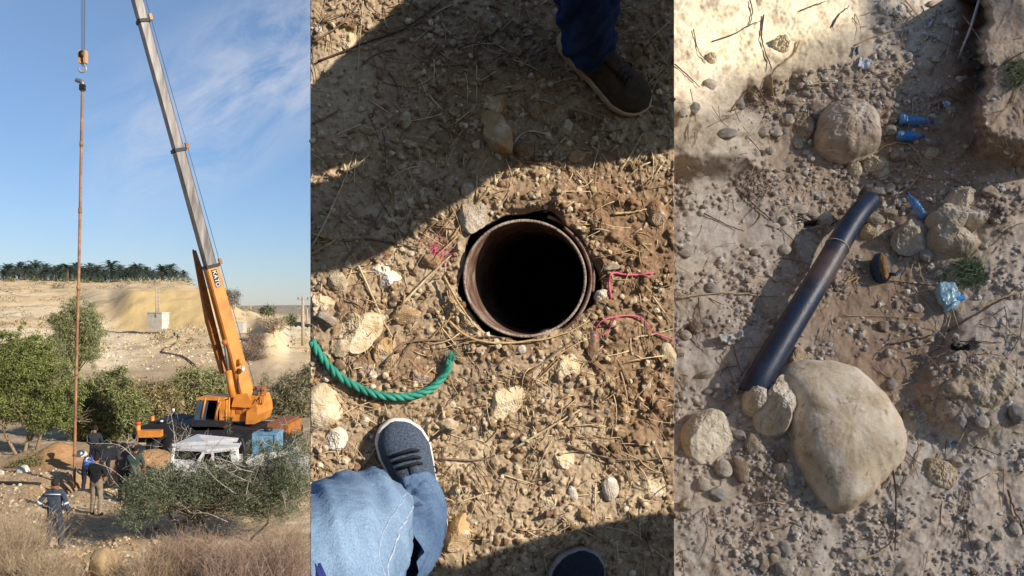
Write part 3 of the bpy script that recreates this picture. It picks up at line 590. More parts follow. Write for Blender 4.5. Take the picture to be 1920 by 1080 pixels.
def cloth_tube(path, radii, n=80, sides=64, fold=0.012, seed=3, fs=3.0, along=2.0):
    P = smooth_line(path, n); R = np.interp(np.linspace(0, 1, n), np.linspace(0, 1, len(radii)), radii); T, A, B = frames(P); an = np.arange(sides)*2*math.pi/sides
    L = np.concatenate([[0], np.cumsum(np.linalg.norm(np.diff(P, axis=0), axis=1))]); U, Vv = np.meshgrid(an, L)
    d = fold*fbm(np.cos(U)*fs*.5+np.sin(U)*.7+seed+Vv*along*3, np.sin(U)*fs*.5+Vv*along*5, seed, 4)
    d = d*.9-fold*.5*np.maximum(0, 1-np.abs(fbm(np.cos(U)*1.1+seed*2+Vv*2.5, np.sin(U)*1.1+Vv*7, seed+2, 2))*3.2)**1.5
    RR = R[:, None]*(1+.06*np.cos(2*U+seed))+d
    V = (P[:, None]+RR[..., None]*(np.cos(U)[..., None]*A[:, None]+np.sin(U)[..., None]*B[:, None])).reshape(-1, 3)
    i = np.arange(n-1)[:, None]*sides; j = np.arange(sides)[None]; k = (j+1) % sides; return V, [np.stack([i+j, i+k, i+sides+k, i+sides+j], -1).reshape(-1, 4)], (P, R, T, A, B)
def cut_left(o):
    bm = bmesh.new(); bm.from_mesh(o.data); co = Vector(tuple(-np.array(ORG[o.name]))); no = Vector((1, (CX-583)/F, 0)).normalized()
    g = bmesh.ops.bisect_plane(bm, geom=bm.verts[:]+bm.edges[:]+bm.faces[:], plane_co=co, plane_no=no, clear_inner=True)
    ed = [e for e in g['geom_cut'] if isinstance(e, bmesh.types.BMEdge)]
    try: bmesh.ops.holes_fill(bm, edges=ed)
    except Exception: pass
    bm.to_mesh(o.data); bm.free()
for o in LATE_CUT: cut_left(o)
# person at the top
r_ = np.random.RandomState(77)
for pe, de in ((CP[-1], unit(CP[-1]-CP[-6])),):
    b = MB()
    for k in range(26): d = unit(de+r_.normal(size=3)*.55); b.add(*tube(np.array([pe+r_.normal(size=3)*.004, pe+d*.012, pe+d*.024+r_.normal(size=3)*.004]), [.0012, .001, .0004], 4))
    b.build('frayed_end', M_ROPE, ROPE)
M_SEAM = mat('denim_seam', '#b5bfc8', '#7d8a9a', 90, .9); KSEAM = (30, 78)
h0 = float(FM.h(1120, 120)); PT = empty('person', 'person in dark blue jeans and brown lace-up shoe standing in the shade above the casing', 'person', PM.at(1130, 120, h0))
SH1 = empty('shoe', None, None, PM.at(1130, 130, h0)); SH1.parent = PT; SH1.location = Vector(PM.at(1130, 130, h0))-Vector(PT.location); 
class PP:                                           # world-space parent proxy for sub-parts
    pass
def sub(name, parent, loc):
    o = bpy.data.objects.new(name, None); link(o, parent); o.location = Vector(tuple(loc))-parent.location; ORG[o.name] = tuple(loc); return o
COL.objects.unlink(SH1); bpy.data.objects.remove(SH1)
SH1 = sub('shoe', PT, PM.at(1130, 130, h0))
shoe(PM, FM, (1062, 78), (1203, 213), 0.262, 0.1, h0+0.004, M_SHOEB, M_CREAM_R, SH1, M_PATCH, side=1, high=.055)
V, Fs, _ = cloth_tube([PM.at(1100, 92, h0+.075), PM.at(1103, 62, h0+.14), PM.at(1101, 10, h0+.26), PM.at(1098, -75, h0+.40), PM.at(1190, -190, h0+.48), (0.62, 1.45, 1.0)], [.05, .058, .062, .067, .082, .12], n=90, fold=.012, seed=5)
b = MB(); b.add(V, Fs)
b.build('jeans', M_DENIMD, PT, smooth=True)
M_JACK = mat('dark_jacket', '#1f2733', '#141a22', 12, 0.9, 0.3, 60)
def shade_pt(px, py, k): return PM.at(px, py, 0)+SUN*k
def shadow_torso(name, pts, radii, parent, m, head=True, k_head=None):
    b = MB(); V, Fs, _ = cloth_tube(pts, radii, n=60, fold=.02, seed=4); b.add(V, Fs); b.add(*tube(np.array([pts[0], np.array(pts[0])+.01*unit(np.array(pts[0])-np.array(pts[1]))]), radii[0], 24))
    b.build(name, m, parent, smooth=True)
shadow_torso('jacket', [shade_pt(830, 60, 1.0), shade_pt(880, 75, .98), shade_pt(1000, 70, .95), shade_pt(1130, 50, .95), shade_pt(1230, 60, 1.05)], [.06, .09, .14, .16, .14], PT, M_JACK)  # unseen torso added out of view, shaped to cast shade on the upper soil
shadow_torso('jacket', [shade_pt(560, 425, 1.3), shade_pt(640, 415, 1.25), shade_pt(760, 345, 1.1), shade_pt(900, 245, .95), shade_pt(1060, 200, .9), shade_pt(1180, 195, .9), shade_pt(1264, 180, .92)], [.085, .095, .10, .10, .115, .13, .12], PT, M_JACK)  # second unseen body, shaped so its shadow bands the soil above the casing
# unseen bystander shaped and placed at the right to shade the lower right soil
PS = empty('person', 'unseen bystander placed so head and shoulders shade the lower right soil', 'person', (1.15, 1.3, -1.6))
shadow_torso('jacket', [shade_pt(760, 1170, 1.4), shade_pt(900, 1125, 1.4), shade_pt(1060, 1085, 1.35), shade_pt(1180, 1070, 1.3), shade_pt(1262, 1065, 1.3)], [.04, .09, .105, .115, .11], PS, M_JACK)
MB().add(*tube(np.array([shade_pt(1100, 1100, 1.35), (1.2, 1.3, -.9), (1.2, 1.3, -1.58)]), [.15, .12, .08], 16)).build('trousers', M_DENIMD, PS, smooth=True)
M_HAIR = mat('dark_hair', '#1b1613', '#0f0c0a', 60, .9); M_FACE = mat('face_skin', '#8f6448', '#75503a', 30, .7)
def head(c, par):
    c = np.array(c); V, Fc = ICO[3]; MB().add(V*[.078, .092, .115]+c, [Fc]).build('head', M_FACE, par, smooth=True)
    k_ = Fc[(V[Fc].mean(1)[:, 2] > .1) | (V[Fc].mean(1)[:, 1] < -.3)]; MB().add(V*[.086, .1, .122]+c+[0, 0, .008], [k_]).build('hair', M_HAIR, par, smooth=True)
    MB().add(*tube(np.array([c-[0, 0, .09], c-[-.02, 0, .2]]), [.05, .065], 14)).build('neck', M_FACE, par, smooth=True)
head(shade_pt(930, 1010, 1.75), PS) if False else head(shade_pt(800, 1180, 1.42), PS); head(shade_pt(1080, -210, .98), PT)
# photographer
h1 = float(FM.h(760, 860)); PH = empty('person', 'person in light blue jeans and grey white-soled sneakers crouching at the bottom of the soil', 'person', PM.at(760, 930, h1))
SA = sub('shoe', PH, PM.at(760, 900, h1)); LW = shoe(PM, FM, (820, 1045), (741, 782), 0.285, 0.112, h1+.008, M_SHOEG, M_WHITE_R, SA, None, side=1, high=.052, laces=False)
for pts in ([(726,872),(748,864),(776,856),(796,860)], [(730,884),(754,876),(784,868),(800,871)], [(722,860),(744,852),(772,843),(790,846)]):
    MB().add(*tube(PM.at([p[0] for p in pts], [p[1] for p in pts], h1+np.array([.045, .085, .088, .06])), .0035, 6)).build('lace', M_LACE, SA, smooth=True)
for pts, w in (([(786,862),(792,845),(806,826),(852,798)], [.07,.05,.03,.02]), ([(788,866),(800,882),(818,886),(816,876),(800,874)], [.06,.04,.03,.03,.04]), ([(788,858),(786,840),(784,825)], [.07,.06,.05])):
    MB().add(*tube(smooth_line(PM.at([p[0] for p in pts], [p[1] for p in pts], h1+np.array(w)), 16), .0028, 6)).build('lace', M_LACE, SA, smooth=True)
V, Fs, _ = cloth_tube([PM.at(756, 905, h1+.085), PM.at(768, 935, h1+.10), PM.at(762, 990, h1+.16), PM.at(700, 1040, h1+.28)], [.050, .062, .075, .09], n=80, fold=.014, seed=2)
b = MB(); b.add(V, Fs); o = b.build('jeans', M_DENIM, PH, smooth=True); cut_left(o)  # lower leg of the same jeans, shade on it put into a darker denim
V, Fs, _ = cloth_tube([PM.at(700, 1060, h1+.25), PM.at(672, 1000, h1+.36), PM.at(640, 1018, h1+.45), PM.at(600, 1120, h1+.58), PM.at(640, 1420, h1+.6)], [.06, .10, .114, .12, .13], n=110, sides=96, fold=.013, seed=14)
b = MB(); b.add(V, Fs); b.add(*tube(smooth_line([PM.at(700, 1000, h1+.50), PM.at(745, 1040, h1+.44), PM.at(760, 1090, h1+.42)], 12), .002, 5))
o = b.build('jeans', M_DENIML, PH, smooth=True); cut_left(o)
VV = V.reshape(110, 96, 3)
for cidx in (KSEAM):
    o = MB().add(*tube(VV[8:100, cidx], .0016, 5)).build('seam', M_SEAM, PH, smooth=True); cut_left(o)
    o = MB().add(*tube(VV[8:100, (cidx+3) % 96], .0009, 4)).build('seam', M_SEAM, PH, smooth=True); cut_left(o)
b = MB(); b.add(*cloth_tube([PM.at(588, 1062, h1+.66), PM.at(596, 1120, h1+.68), PM.at(600, 1250, h1+.7)], [.014, .02, .03], n=20, fold=.003)[:2]); o = b.build('sleeve', mat('navy_sleeve', '#1c2a66', '#131c47', 20, .8), PH, smooth=True); cut_left(o)
h2 = float(FM.h(1070, 1060)); SB = sub('shoe', PH, PM.at(1070, 1060, h2)); shoe(PM, FM, (1066, 1290), (1074, 1024), 0.30, 0.138, h2+.006, M_SHOE_SHADED, mat('shaded_rubber', '#8f8c88', '#6f6c69', 30, .7), SB, None, side=-1, laces=False)
V, Fs, _ = cloth_tube([PM.at(1068, 1250, h2+.08), PM.at(1060, 1330, h2+.25), PM.at(1000, 1500, h2+.45), PM.at(660, 1600, h1+.6)], [.06, .07, .09, .12], n=40, fold=.01, seed=6)
MB().add(V, Fs).build('jeans', M_DENIML, PH, smooth=True)
MB().add(*cloth_tube([PM.at(660, 1560, h1+.6), PM.at(680, 1900, h1+.9), PM.at(720, 2400, h1+1.0)], [.15, .18, .12], n=40, fold=.02)[:2]).build('jacket', M_JACK, PH, smooth=True)
# ------------------------------------------------------------------ trench ground (right)
FR = Field(PR, 1176, 1960, -42, 1122, 2.0)
M_TR = mat('trench_soil', (1.0,0.97,0.93), (0.80,0.76,0.71), 55, 0.95, 0.5, 380, attr=True, dist=0.003, col3=(0.92,0.88,0.83))
X, Y = FR.X, FR.Y
base = np.array(lin('#c6b8a8')); greyd = np.array(lin('#c1b9af')); brn = np.array(lin('#9a8069')); sand = np.array(lin('#efe0bf')); crevice_shade = np.array(lin('#8a7563'))
FR.C[:] = base
FR.C = mixc(FR.C, greyd, sstep(-.3, .6, fbm(X/160, Y/160, 61, 4)))
FR.C = mixc(FR.C, brn, np.clip(1.0*blob(1640, 580, 130, 110)+.8*blob(1600, 290, 170, 160)+.9*blob(1760, 330, 110, 130)+.7*blob(1720, 700, 160, 80)+.5*blob(1500, 130, 120, 60)+.8*blob(1790, 160, 40, 130)+.5*blob(1450, 900, 90, 160), 0, .85))
FR.C = mixc(FR.C, sand, np.clip(1.3*blob(1400, 40, 210, 110)+.6*blob(1300, 230, 90, 60), 0, .95))
big = fbm(X/210, Y/210, 65, 4); med = fbm(X/60, Y/60, 68, 5)
FR.H = .016*big+.006*med+.0022*fbm(X/16, Y/16, 71, 4)
FR.H += -.06*blob(1640, 500, 180, 180)-.04*blob(1620, 330, 150, 120)-.03*blob(1650, 800, 200, 60)
FR.H += .10*sstep(1470, 1330, X+.35*(Y-250)*(Y > 250))*sstep(150, 235, Y)*sstep(620, 330, Y)                 # left shoulder of the trench
e = 1415+18*np.sin(Y/23)+10*perlin(Y/14, X*0, 9); FR.H += .11*sstep(e+18, e-20, X)*sstep(165+.35*(X-1264), 200+.35*(X-1264), Y)*sstep(345, 285, Y)
cliff = sstep(40, -22, Y-(205-(X-1264)*.28+14*perlin(X/30, X*0, 3)))*sstep(1720, 1560, X+.6*Y); FR.H += cliff*(.05+(1560-X)*.00028)   # sandy bank at the top left
eR = 1842+7*np.sin(Y/19)+9*perlin(Y/17, X*0, 19)-.28*np.clip(Y-150, 0, 200)*.2; bankR = sstep(eR-10, eR+14, X)*sstep(300, 235, Y-(X-1842)*.35)
FR.H += bankR*.15; FR.H -= .07*sstep(60, 0, eR-X)*sstep(eR+5, eR-8, X)*sstep(250, 120, Y)
FR.H += .05*sstep(0, 60, X-1700-.55*np.abs(Y-720))*sstep(560, 640, Y)*sstep(860, 780, Y)
FR.C = mixc(FR.C, np.array(lin('#ad9a86')), bankR*.8); FR.C = mixc(FR.C, crevice_shade, np.clip(sstep(50, 0, np.abs(eR-22-X))*sstep(230, 120, Y), 0, .6))  # crevice shade beside the right bank is mixed into the soil colour
FR.C = mixc(FR.C, brn*.85, np.clip(fbm(X/30, Y/30, 90, 4)-.15, 0, .6))
r_ = np.random.RandomState(15)
PC = [np.array(lin(h)) for h in ('#d2cbc2', '#bcb0a3', '#ab9d8e', '#998b7e', '#c9bfb3', '#8f8985', '#b5a899', '#84776c')]
def densR(cx, cy):
    d = .22+.75*fbm(cx/80, cy/80, 83, 3)
    d += 1.0*math.exp(-((cx-1600)/110)**2-((cy-130)/90)**2)+1.0*math.exp(-((cx-1560)/150)**2-((cy-350)/60)**2)+.7*math.exp(-((cx-1560)/120)**2-((cy-210)/80)**2)+.5*math.exp(-((cx-1480)/120)**2-((cy-900)/160)**2)
    if cy < 205-(cx-1264)*.28 and cx < 1640: d -= 1.5
    if cx > 1850 and cy < 250: d -= .5
    if cx < 1420 and 170 < cy < 330: d -= .4
    return d
for k in range(13500):
    cx, cy = r_.uniform(1180, 1950), r_.uniform(-40, 1120)
    if r_.rand() > densR(cx, cy)-.02: continue
    rr = r_.uniform(1.8, 4.2) if r_.rand() < .85 else r_.uniform(4, 8.5)
    FR.stamp(cx, cy, rr, r_.uniform(.6, 1), r_.uniform(0, 3.14), rr*.0015*r_.uniform(.5, 1.1), PC[r_.randint(8)]*r_.uniform(.85, 1.12), 2.2, r_.uniform(0, 6), .9)
FR.C *= (1+.16*fbm(X/5, Y/5, 205, 3)+.10*fbm(X/24, Y/24, 207, 3))[..., None]; FR.H += (.0016*fbm(X/6, Y/6, 209, 3)-.006*np.maximum(0, perlin(X/15, Y/12, 211)-.35))*np.clip(cliff+bankR, 0, 1)
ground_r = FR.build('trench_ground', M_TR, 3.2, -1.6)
tag(ground_r, kind='structure')

PNET0 = 1.95
# boulders
OR_ = [
 ([(1468,690),(1500,673),(1560,669),(1610,680),(1650,720),(1680,770),(1692,830),(1682,862),(1655,890),(1630,912),(1600,942),(1560,962),(1535,958),(1510,925),(1490,880),(1482,820),(1478,760)],.13,'#d8c9b2','giant smooth pale boulder in the lower centre of the trench',0,.0006,'boulder'),
 ([(1522,270),(1530,235),(1555,200),(1580,188),(1615,192),(1640,215),(1645,255),(1637,290),(1608,305),(1560,308),(1530,295)],.12,'#bcae9f','big round grey-brown boulder near the top of the trench',0,.008,'boulder'),
 ([(1482,262),(1485,225),(1500,206),(1518,222),(1526,245),(1515,265),(1498,272)],.05,'#9d8a77','small brown boulder left of the big round one',2,.004,'boulder'),
 ([(1273,830),(1290,790),(1320,770),(1340,767),(1358,775),(1365,805),(1373,822),(1345,855),(1305,876),(1283,862)],.085,'#ded4c2','smooth cream boulder at the lower left, apart from the others',2,.003,'boulder'),
 ([(1411,800),(1425,760),(1445,725),(1465,705),(1480,710),(1484,745),(1475,790),(1462,820),(1435,824),(1417,815)],.125,'#d2c8b8','upright pitted boulder leaning on the giant pale one',3,.006,'boulder'),
 ([(1389,757),(1394,738),(1410,730),(1428,737),(1436,750),(1427,775),(1405,782)],.1,'#d0c6b8','small round boulder at the lower end of the black pipe',0,.003,'boulder'),
 ([(1735,412),(1757,394),(1800,388),(1835,392),(1851,402),(1845,424),(1800,430),(1745,434)],.075,'#c2b7a8','flat boulder at the back of the pile on the right',2,.004,'boulder'),
 ([(1768,385),(1780,363),(1810,358),(1828,366),(1835,388),(1790,394)],.06,'#c4b9aa','topmost boulder of the pile on the right',2,.004,'boulder'),
 ([(1670,455),(1690,425),(1720,410),(1740,418),(1742,450),(1735,470),(1705,484),(1680,481)],.075,'#c2b6a6','left boulder of the pile on the right, cracked',3,.004,'boulder'),
 ([(1739,455),(1745,430),(1770,407),(1800,405),(1840,430),(1825,470),(1790,490),(1765,488),(1745,475)],.095,'#c0b3a1','front boulder of the pile on the right, rough and largest of it',4,.007,'boulder'),
 ([(1730,885),(1745,858),(1765,862),(1792,885),(1788,905),(1760,918),(1735,905)],.03,'#bfae93','flat tan stone half buried right of the giant boulder',0,.003,'stone'),
 ([(1758,740),(1800,705),(1840,682),(1900,678),(1915,720),(1880,745),(1800,750)],.03,'#b3a48f','large rough slab of rock breaking the soil at the right edge',1,.008,'boulder'),
 ([(1612,445),(1617,428),(1632,417),(1655,420),(1658,432),(1645,447),(1625,449)],.035,'#cbb998','cream stone right of the upper end of the pipe',2,.003,'stone'),
 ([(1618,310),(1622,290),(1640,287),(1662,297),(1664,315),(1640,326),(1622,324)],.04,'#bfb19b','square cream stone below the big round boulder',2,.003,'stone'),
 ([(1639,330),(1645,316),(1658,314),(1668,325),(1663,337),(1645,338)],.025,'#cfc4b0','white rounded stone below the square cream one',1,.002,'stone'),
 ([(1477,690),(1475,668),(1488,650),(1503,653),(1512,672),(1500,690)],.035,'#b6a48c','stone squeezed between the pipe and the giant boulder',1,.003,'stone'),
 ([(1587,320),(1592,304),(1605,302),(1614,315),(1611,332),(1593,334)],.03,'#c2b6a2','round stone at the foot of the big round boulder',0,.002,'stone'),
 ([(1730,292),(1735,284),(1752,277),(1762,282),(1752,295),(1738,301)],.02,'#cdbfa4','cream stone at the end of a white root',1,.002,'stone'),
 ([(1860,300),(1880,235),(1888,275)],.0,'','',0,0,''),
 ([(1340,120),(1322,113),(1325,106),(1338,103),(1346,110)],.03,'#dccdb2','round pale stone set in the sandy bank at the upper left',0,.002,'stone'),
 ([(1446,92),(1455,75),(1470,72),(1480,85),(1478,97),(1460,102)],.05,'#eadcb8','sunlit knob of sandstone at the edge of the light',1,.004,'stone'),
 ([(1468,888),(1452,882),(1452,872),(1466,868),(1484,872),(1487,890),(1478,905),(1462,904)],.03,'#c2b7a6','heart shaped pale stone left of the giant boulder',0,.002,'stone'),
]
for k, (pts, h, c, lb, fc, bu, cat) in enumerate(OR_):
    if h: 
        o = outline_rock(PR, FR, pts, h*.85, c, lb, fc, seed=k+40, cat=cat, name=cat, bumpy=bu*.9+.0012, tilt=(0, 0))
KR = [(1332,158,22,20,'pale','round pale stone below the set one in the sandy bank'),(1302,205,20,20,'grey','round grey stone on the left shoulder of the trench'),(1279,210,14,20,'white','white pebble at the left edge on the shoulder'),
 (1363,250,34,18,'grey','blue-grey flat stone on the left shoulder'),(1417,290,16,22,'pale','pale stone at the tip of the left shoulder'),(1428,287,12,14,'dark','dark stone at the tip of the left shoulder'),
 (1386,195,22,20,'grey','grey stone under the twigs below the sandy bank'),(1456,248,20,18,'pale','white oval stone below the shoulder, left one of a pair'),(1479,224,18,24,'cream','cream stone by the small brown boulder'),
 (1433,249,18,16,'pale','pale oval stone below the shoulder, left of its pair'),(1486,190,24,14,'tan','tan stone above the small brown boulder'),(1535,200,24,18,'tan','brown stone touching the big round boulder above left'),
 (1533,217,20,18,'grey','grey stone beside the big round boulder'),(1497,270,16,18,'cream','cream stone below the small brown boulder'),(1445,282,16,14,'white','white stone under the left shoulder'),
 (1686,293,24,22,'tan','tan round stone right of the square cream one'),(1671,245,18,18,'grey','grey stone left of the upper blue bottle'),(1655,248,16,14,'tan','small tan stone touching the big round boulder on the right'),
 (1739,232,22,16,'brown','brown stone under the neck of the upper blue bottle'),(1784,205,16,12,'pale','pale stone by the scrap of white plastic'),(1754,111,14,12,'white','white stone on the upper slope'),(1783,43,14,24,'pale','upright pale stone on the upper slope'),
 (1705,105,12,16,'pale','pale stone in the middle of the upper slope'),(1632,128,14,14,'cream','cream stone under the torn paper'),(1585,418,22,18,'tan','tan stone by the upper half of the pipe, left side'),
 (1547,413,34,30,'pale','large pale stone left of the upper pipe'),(1544,428,30,20,'tan','flat tan stone below the large pale one left of the pipe'),(1471,413,14,18,'white','white stone left of the black scrap'),(1452,423,24,12,'white','white flat stone at the left of the stony patch'),
 (1500,393,28,16,'white','white stone above the black scrap'),(1524,400,22,12,'pale','pale stone in the stony patch above the scrap'),(1472,468,20,20,'white','white stone in the gravel left of the pipe'),(1400,498,20,12,'white','white oval stone alone in the left gravel'),
 (1390,516,14,14,'white','white pebble under the oval one in the left gravel'),(1413,510,12,14,'pale','pale pebble in the left gravel'),(1456,522,14,12,'pale','round pebble in the left gravel nearest the pipe'),(1334,540,24,20,'grey','blue-grey stone sunk in the soil at the left'),
 (1286,474,26,14,'pale','pale flat stone at the left edge, upper'),(1466,580,16,22,'white','white stone at the left side of the pipe'),(1411,595,14,16,'white','white pebble left of the middle of the pipe'),(1286,628,20,18,'white','white round stone at the left edge by the rag'),
 (1322,605,18,14,'grey','grey stone above the white rag'),(1305,613,24,24,'brown','brown stone left of the white rag'),(1276,662,18,14,'white','white stone at the left edge below the rag'),(1325,702,28,14,'pale','pale long stone left of the pipe end'),
 (1350,728,22,16,'pale','pale stone in the group above the cream boulder'),(1330,734,20,12,'grey','grey stone in the group above the cream boulder'),(1352,742,24,16,'grey','grey flat stone above the cream boulder'),(1292,790,26,20,'grey','grey stone behind the cream boulder'),
 (1387,816,22,18,'grey','grey stone right of the cream boulder'),(1412,832,26,34,'tan','tan stone under the upright boulder'),(1465,853,24,24,'brown','brown rough stone under the upright boulder'),(1357,878,30,30,'pale','pale broken stone below the cream boulder'),
 (1319,908,22,24,'white','white stone below the cream boulder'),(1346,924,28,26,'grey','grey split stone below the cream boulder'),(1289,948,20,20,'cream','cream stone at the left edge, lower'),(1401,970,12,16,'white','white pebble in the lower middle of the gravel'),
 (1442,1003,12,18,'white','white upright pebble below the giant boulder'),(1365,1012,14,16,'white','white pebble in the lower left'),(1475,1064,30,36,'pale','large pale stone cut by the bottom edge'),(1452,1055,22,32,'tan','tan stone at the bottom beside the pale one'),
 (1430,1058,24,30,'tan','brown block at the bottom'),(1473,1030,20,24,'grey','grey stone above the bottom pale one'),(1455,1034,18,18,'tan','tan stone above the bottom block'),(1388,878,28,48,'brown','brown crumbly lump below the cream boulder'),
 (1673,720,18,22,'grey','grey stone at the upper right of the giant boulder'),(1734,748,18,18,'tan','tan stone right of the giant boulder'),(1802,789,18,24,'grey','grey-white stone left of the round pair at the right'),(1842,791,22,20,'white','white round stone at the right'),
 (1910,776,30,34,'grey','large grey stone cut by the right edge'),(1793,866,20,20,'pale','pale stone above the half buried tan one'),(1892,762,10,10,'white','small white pebble by the grey stone at the right edge'),(1825,912,12,14,'white','white pebble right of the half buried stone'),
 (1838,1020,16,18,'grey','blue-grey pebble at the lower right'),(1858,1027,14,22,'pale','pale pebble at the lower right'),(1876,1003,14,18,'white','white pebble at the lower right under the twig'),(1905,992,18,22,'white','white stone at the lower right edge'),
 (1656,612,26,20,'brown','brown round stone below the buried blue object'),(1723,578,18,14,'pale','pale stone left of the crushed bottle'),(1628,605,14,12,'white','white pebble below the brown round stone'),(1867,562,0,0,'','' ),
 (1755,515,20,22,'grey','grey stone above the crushed bottle'),(1790,440,16,12,'white','white small stone on the boulder pile'),(1830,412,18,14,'white','white stone at the right of the boulder pile'),(1868,416,14,12,'white','white pebble right of the boulder pile'),
 (1846,463,12,12,'white','white pebble under the boulder pile'),(1856,358,30,24,'tan','tan stone above right of the boulder pile'),(1737,480,22,24,'grey','grey stone wedged under the boulder pile'),(1720,484,14,12,'tan','tan pebble under the left boulder of the pile'),
 (1630,363,24,26,'dark','dark stone above the pipe end'),(1650,356,28,22,'grey','grey stone above the pipe end'),(1668,354,20,18,'pale','pale stone near the pipe end'),(1686,382,14,20,'grey','grey upright stone left of the third blue bottle'),(1668,402,30,20,'tan','tan stone right of the pipe end'),(1640,410,34,22,'tan','brown stone against the upper end of the pipe')]
ST.update({'dark': '#6e6259', 'rtan': '#b3a390', 'rbrown': '#9c8975', 'rcream': '#d3c7b2', 'rpale': '#cfc6ba', 'rgrey': '#b0aba6'})
for x, y, w, h, c, lb in KR:
    if c in ('tan', 'brown', 'cream', 'pale', 'grey'): c = 'r'+c
    if w: put_rock(PR, FR, x, y, w*1.1, h*1.1, rnd.uniform(-.3, .3), 'round' if rnd.random() < .6 else 'angular', ST[c], lb, 'stone', sub=4, sink=.25)
r_ = np.random.RandomState(19); cnt = 0; AV = [(1585,820,110,150),(1583,250,66,64),(1322,822,55,58),(1447,765,45,65),(1760,440,90,55)]
zones = [('small stones in the upper gravel of the trench', 'small stone in the loose gravel at the top of the trench', lambda x, y: y < 340), ('small stones beside the black pipe', 'small stone in the gravel of the middle of the trench', lambda x, y: y < 700), ('small stones in the lower trench', 'small stone on the soil around the giant boulder', lambda x, y: True)]
while cnt < 95:
    x, y = r_.uniform(1275, 1912), r_.uniform(5, 1072)
    if r_.rand() > densR(x, y)+.05 or any(((x-a)/c)**2+((y-b_)/d)**2 < 1 for a, b_, c, d in AV): continue
    s_ = 7+9*r_.rand()**1.6; c = ['rpale', 'rtan', 'rgrey', 'white', 'rcream', 'rbrown', 'rpale', 'white'][r_.randint(8)]
    for g, lb, t in zones:
        if t(x, y): break
    put_rock(PR, FR, x, y, s_*1.2, s_*r_.uniform(.75, 1.1), r_.uniform(0, 3), 'round' if r_.rand() < .65 else 'angular', ST[c], lb, 'stone', g, sub=3, sink=.3); cnt += 1
gr = gravel(PR, FR, 4800, (1268, -35, 1935, 1115), 2.5, 12, [lin(h) for h in ('#cfc7bd', '#b9aea2', '#a3978b', '#dad6d0', '#c3b7a8', '#93877c', '#a59a90', '#b8b4b0')], 'gravel', lambda x, y: any(((x-a)/c)**2+((y-b_)/d)**2 < 1 for a, b_, c, d in AV), 6, lambda x, y: densR(x, y)+.05)
tag(gr, 'pebbles and gravel over the floor and slopes of the trench', 'gravel')

# black pipe
M_PIPE = mat('black_plastic_pipe', '#181b22', '#101217', 30, 0.42, 0.12, 200, spec=0.5); PIPE = empty('pipe', 'black plastic water pipe lying up the trench with a dusty brown band', 'pipe', PR.at(1410, 745, .05))
b = MB(); pw = smooth_line([PR.at(1410, 740, .03), PR.at(1430, 700, .047), PR.at(1490, 598, .055), PR.at(1547, 503, .05), PR.at(1588, 432, .04), PR.at(1612, 398, .03), PR.at(1634, 374, .01)], 90)
b.add(*tube(pw, np.interp(np.linspace(0, 1, 90), [0, .5, .8, 1], [.0385, .0345, .031, .028]), 40)); PO = b.build('pipe_wall', None, PIPE, smooth=True)
mp_ = mat('dusty_pipe', '#26344b', '#192334', 30, 0.42, 0.1, 200, spec=0.5); t = mp_.node_tree; bs = t.nodes['Principled BSDF']
old = bs.inputs['Base Color'].links[0].from_socket; tcn = t.nodes.new('ShaderNodeTexCoord'); sx = t.nodes.new('ShaderNodeSeparateXYZ'); t.links.new(tcn.outputs['Object'], sx.inputs[0])
nz = t.nodes.new('ShaderNodeTexNoise'); nz.inputs['Scale'].default_value = 9; nz.inputs['Detail'].default_value = 8; t.links.new(tcn.outputs['Object'], nz.inputs['Vector'])
zb = float(PR.at(1545, 500, .06)[2]-PR.at(1410, 745, .05)[2]); xb = float(PR.at(1535, 490, .08)[0]-PR.at(1410, 745, .05)[0])
dz = math_('ABSOLUTE', math_('SUBTRACT', sx.outputs[2], zb, nt_=t), nt_=t); mm1 = math_('SUBTRACT', 1.0, math_('MULTIPLY', dz, 7.0, nt_=t), nt_=t)
mmk = math_('MULTIPLY', math_('MAXIMUM', mm1, 0.0, nt_=t), math_('MULTIPLY', nz.outputs[0], 2.2, nt_=t), nt_=t); rp = t.nodes.new('ShaderNodeValToRGB'); rp.color_ramp.elements[0].position = .45; rp.color_ramp.elements[1].position = .95; t.links.new(mmk, rp.inputs[0])
n9 = t.nodes.new('ShaderNodeTexNoise'); n9.inputs['Scale'].default_value = 60; n9.inputs['Detail'].default_value = 10; n9.inputs['Roughness'].default_value = .8; t.links.new(tcn.outputs['Object'], n9.inputs['Vector'])
r9 = t.nodes.new('ShaderNodeValToRGB'); r9.color_ramp.elements[0].position = .55; r9.color_ramp.elements[1].position = .75; t.links.new(n9.outputs[0], r9.inputs[0])
fac = math_('MAXIMUM', math_('MULTIPLY', rp.outputs[0], .32, nt_=t), math_('MULTIPLY', r9.outputs[0], .16, nt_=t), nt_=t)
mxx = t.nodes.new('ShaderNodeMix'); mxx.data_type = 'RGBA'; t.links.new(fac, mxx.inputs[0]); t.links.new(old, mxx.inputs[6]); mxx.inputs[7].default_value = (*lin('#9a775a'), 1); t.links.new(mxx.outputs[2], bs.inputs['Base Color'])
PO.data.materials.clear(); PO.data.materials.append(mp_)
# root wound round the pipe
i0 = 52; T, A, B = frames(pw); Q = [pw[i0]+.0345*(math.cos(a)*A[i0]+math.sin(a)*B[i0]) for a in np.linspace(0, 6.28, 30)]
b = MB(); b.add(*tube(np.array(Q), .0018, 5)); o = b.build('root', M_PALE, None, Q[0], True); tag(o, 'thin pale root looped once round the black pipe', 'root')

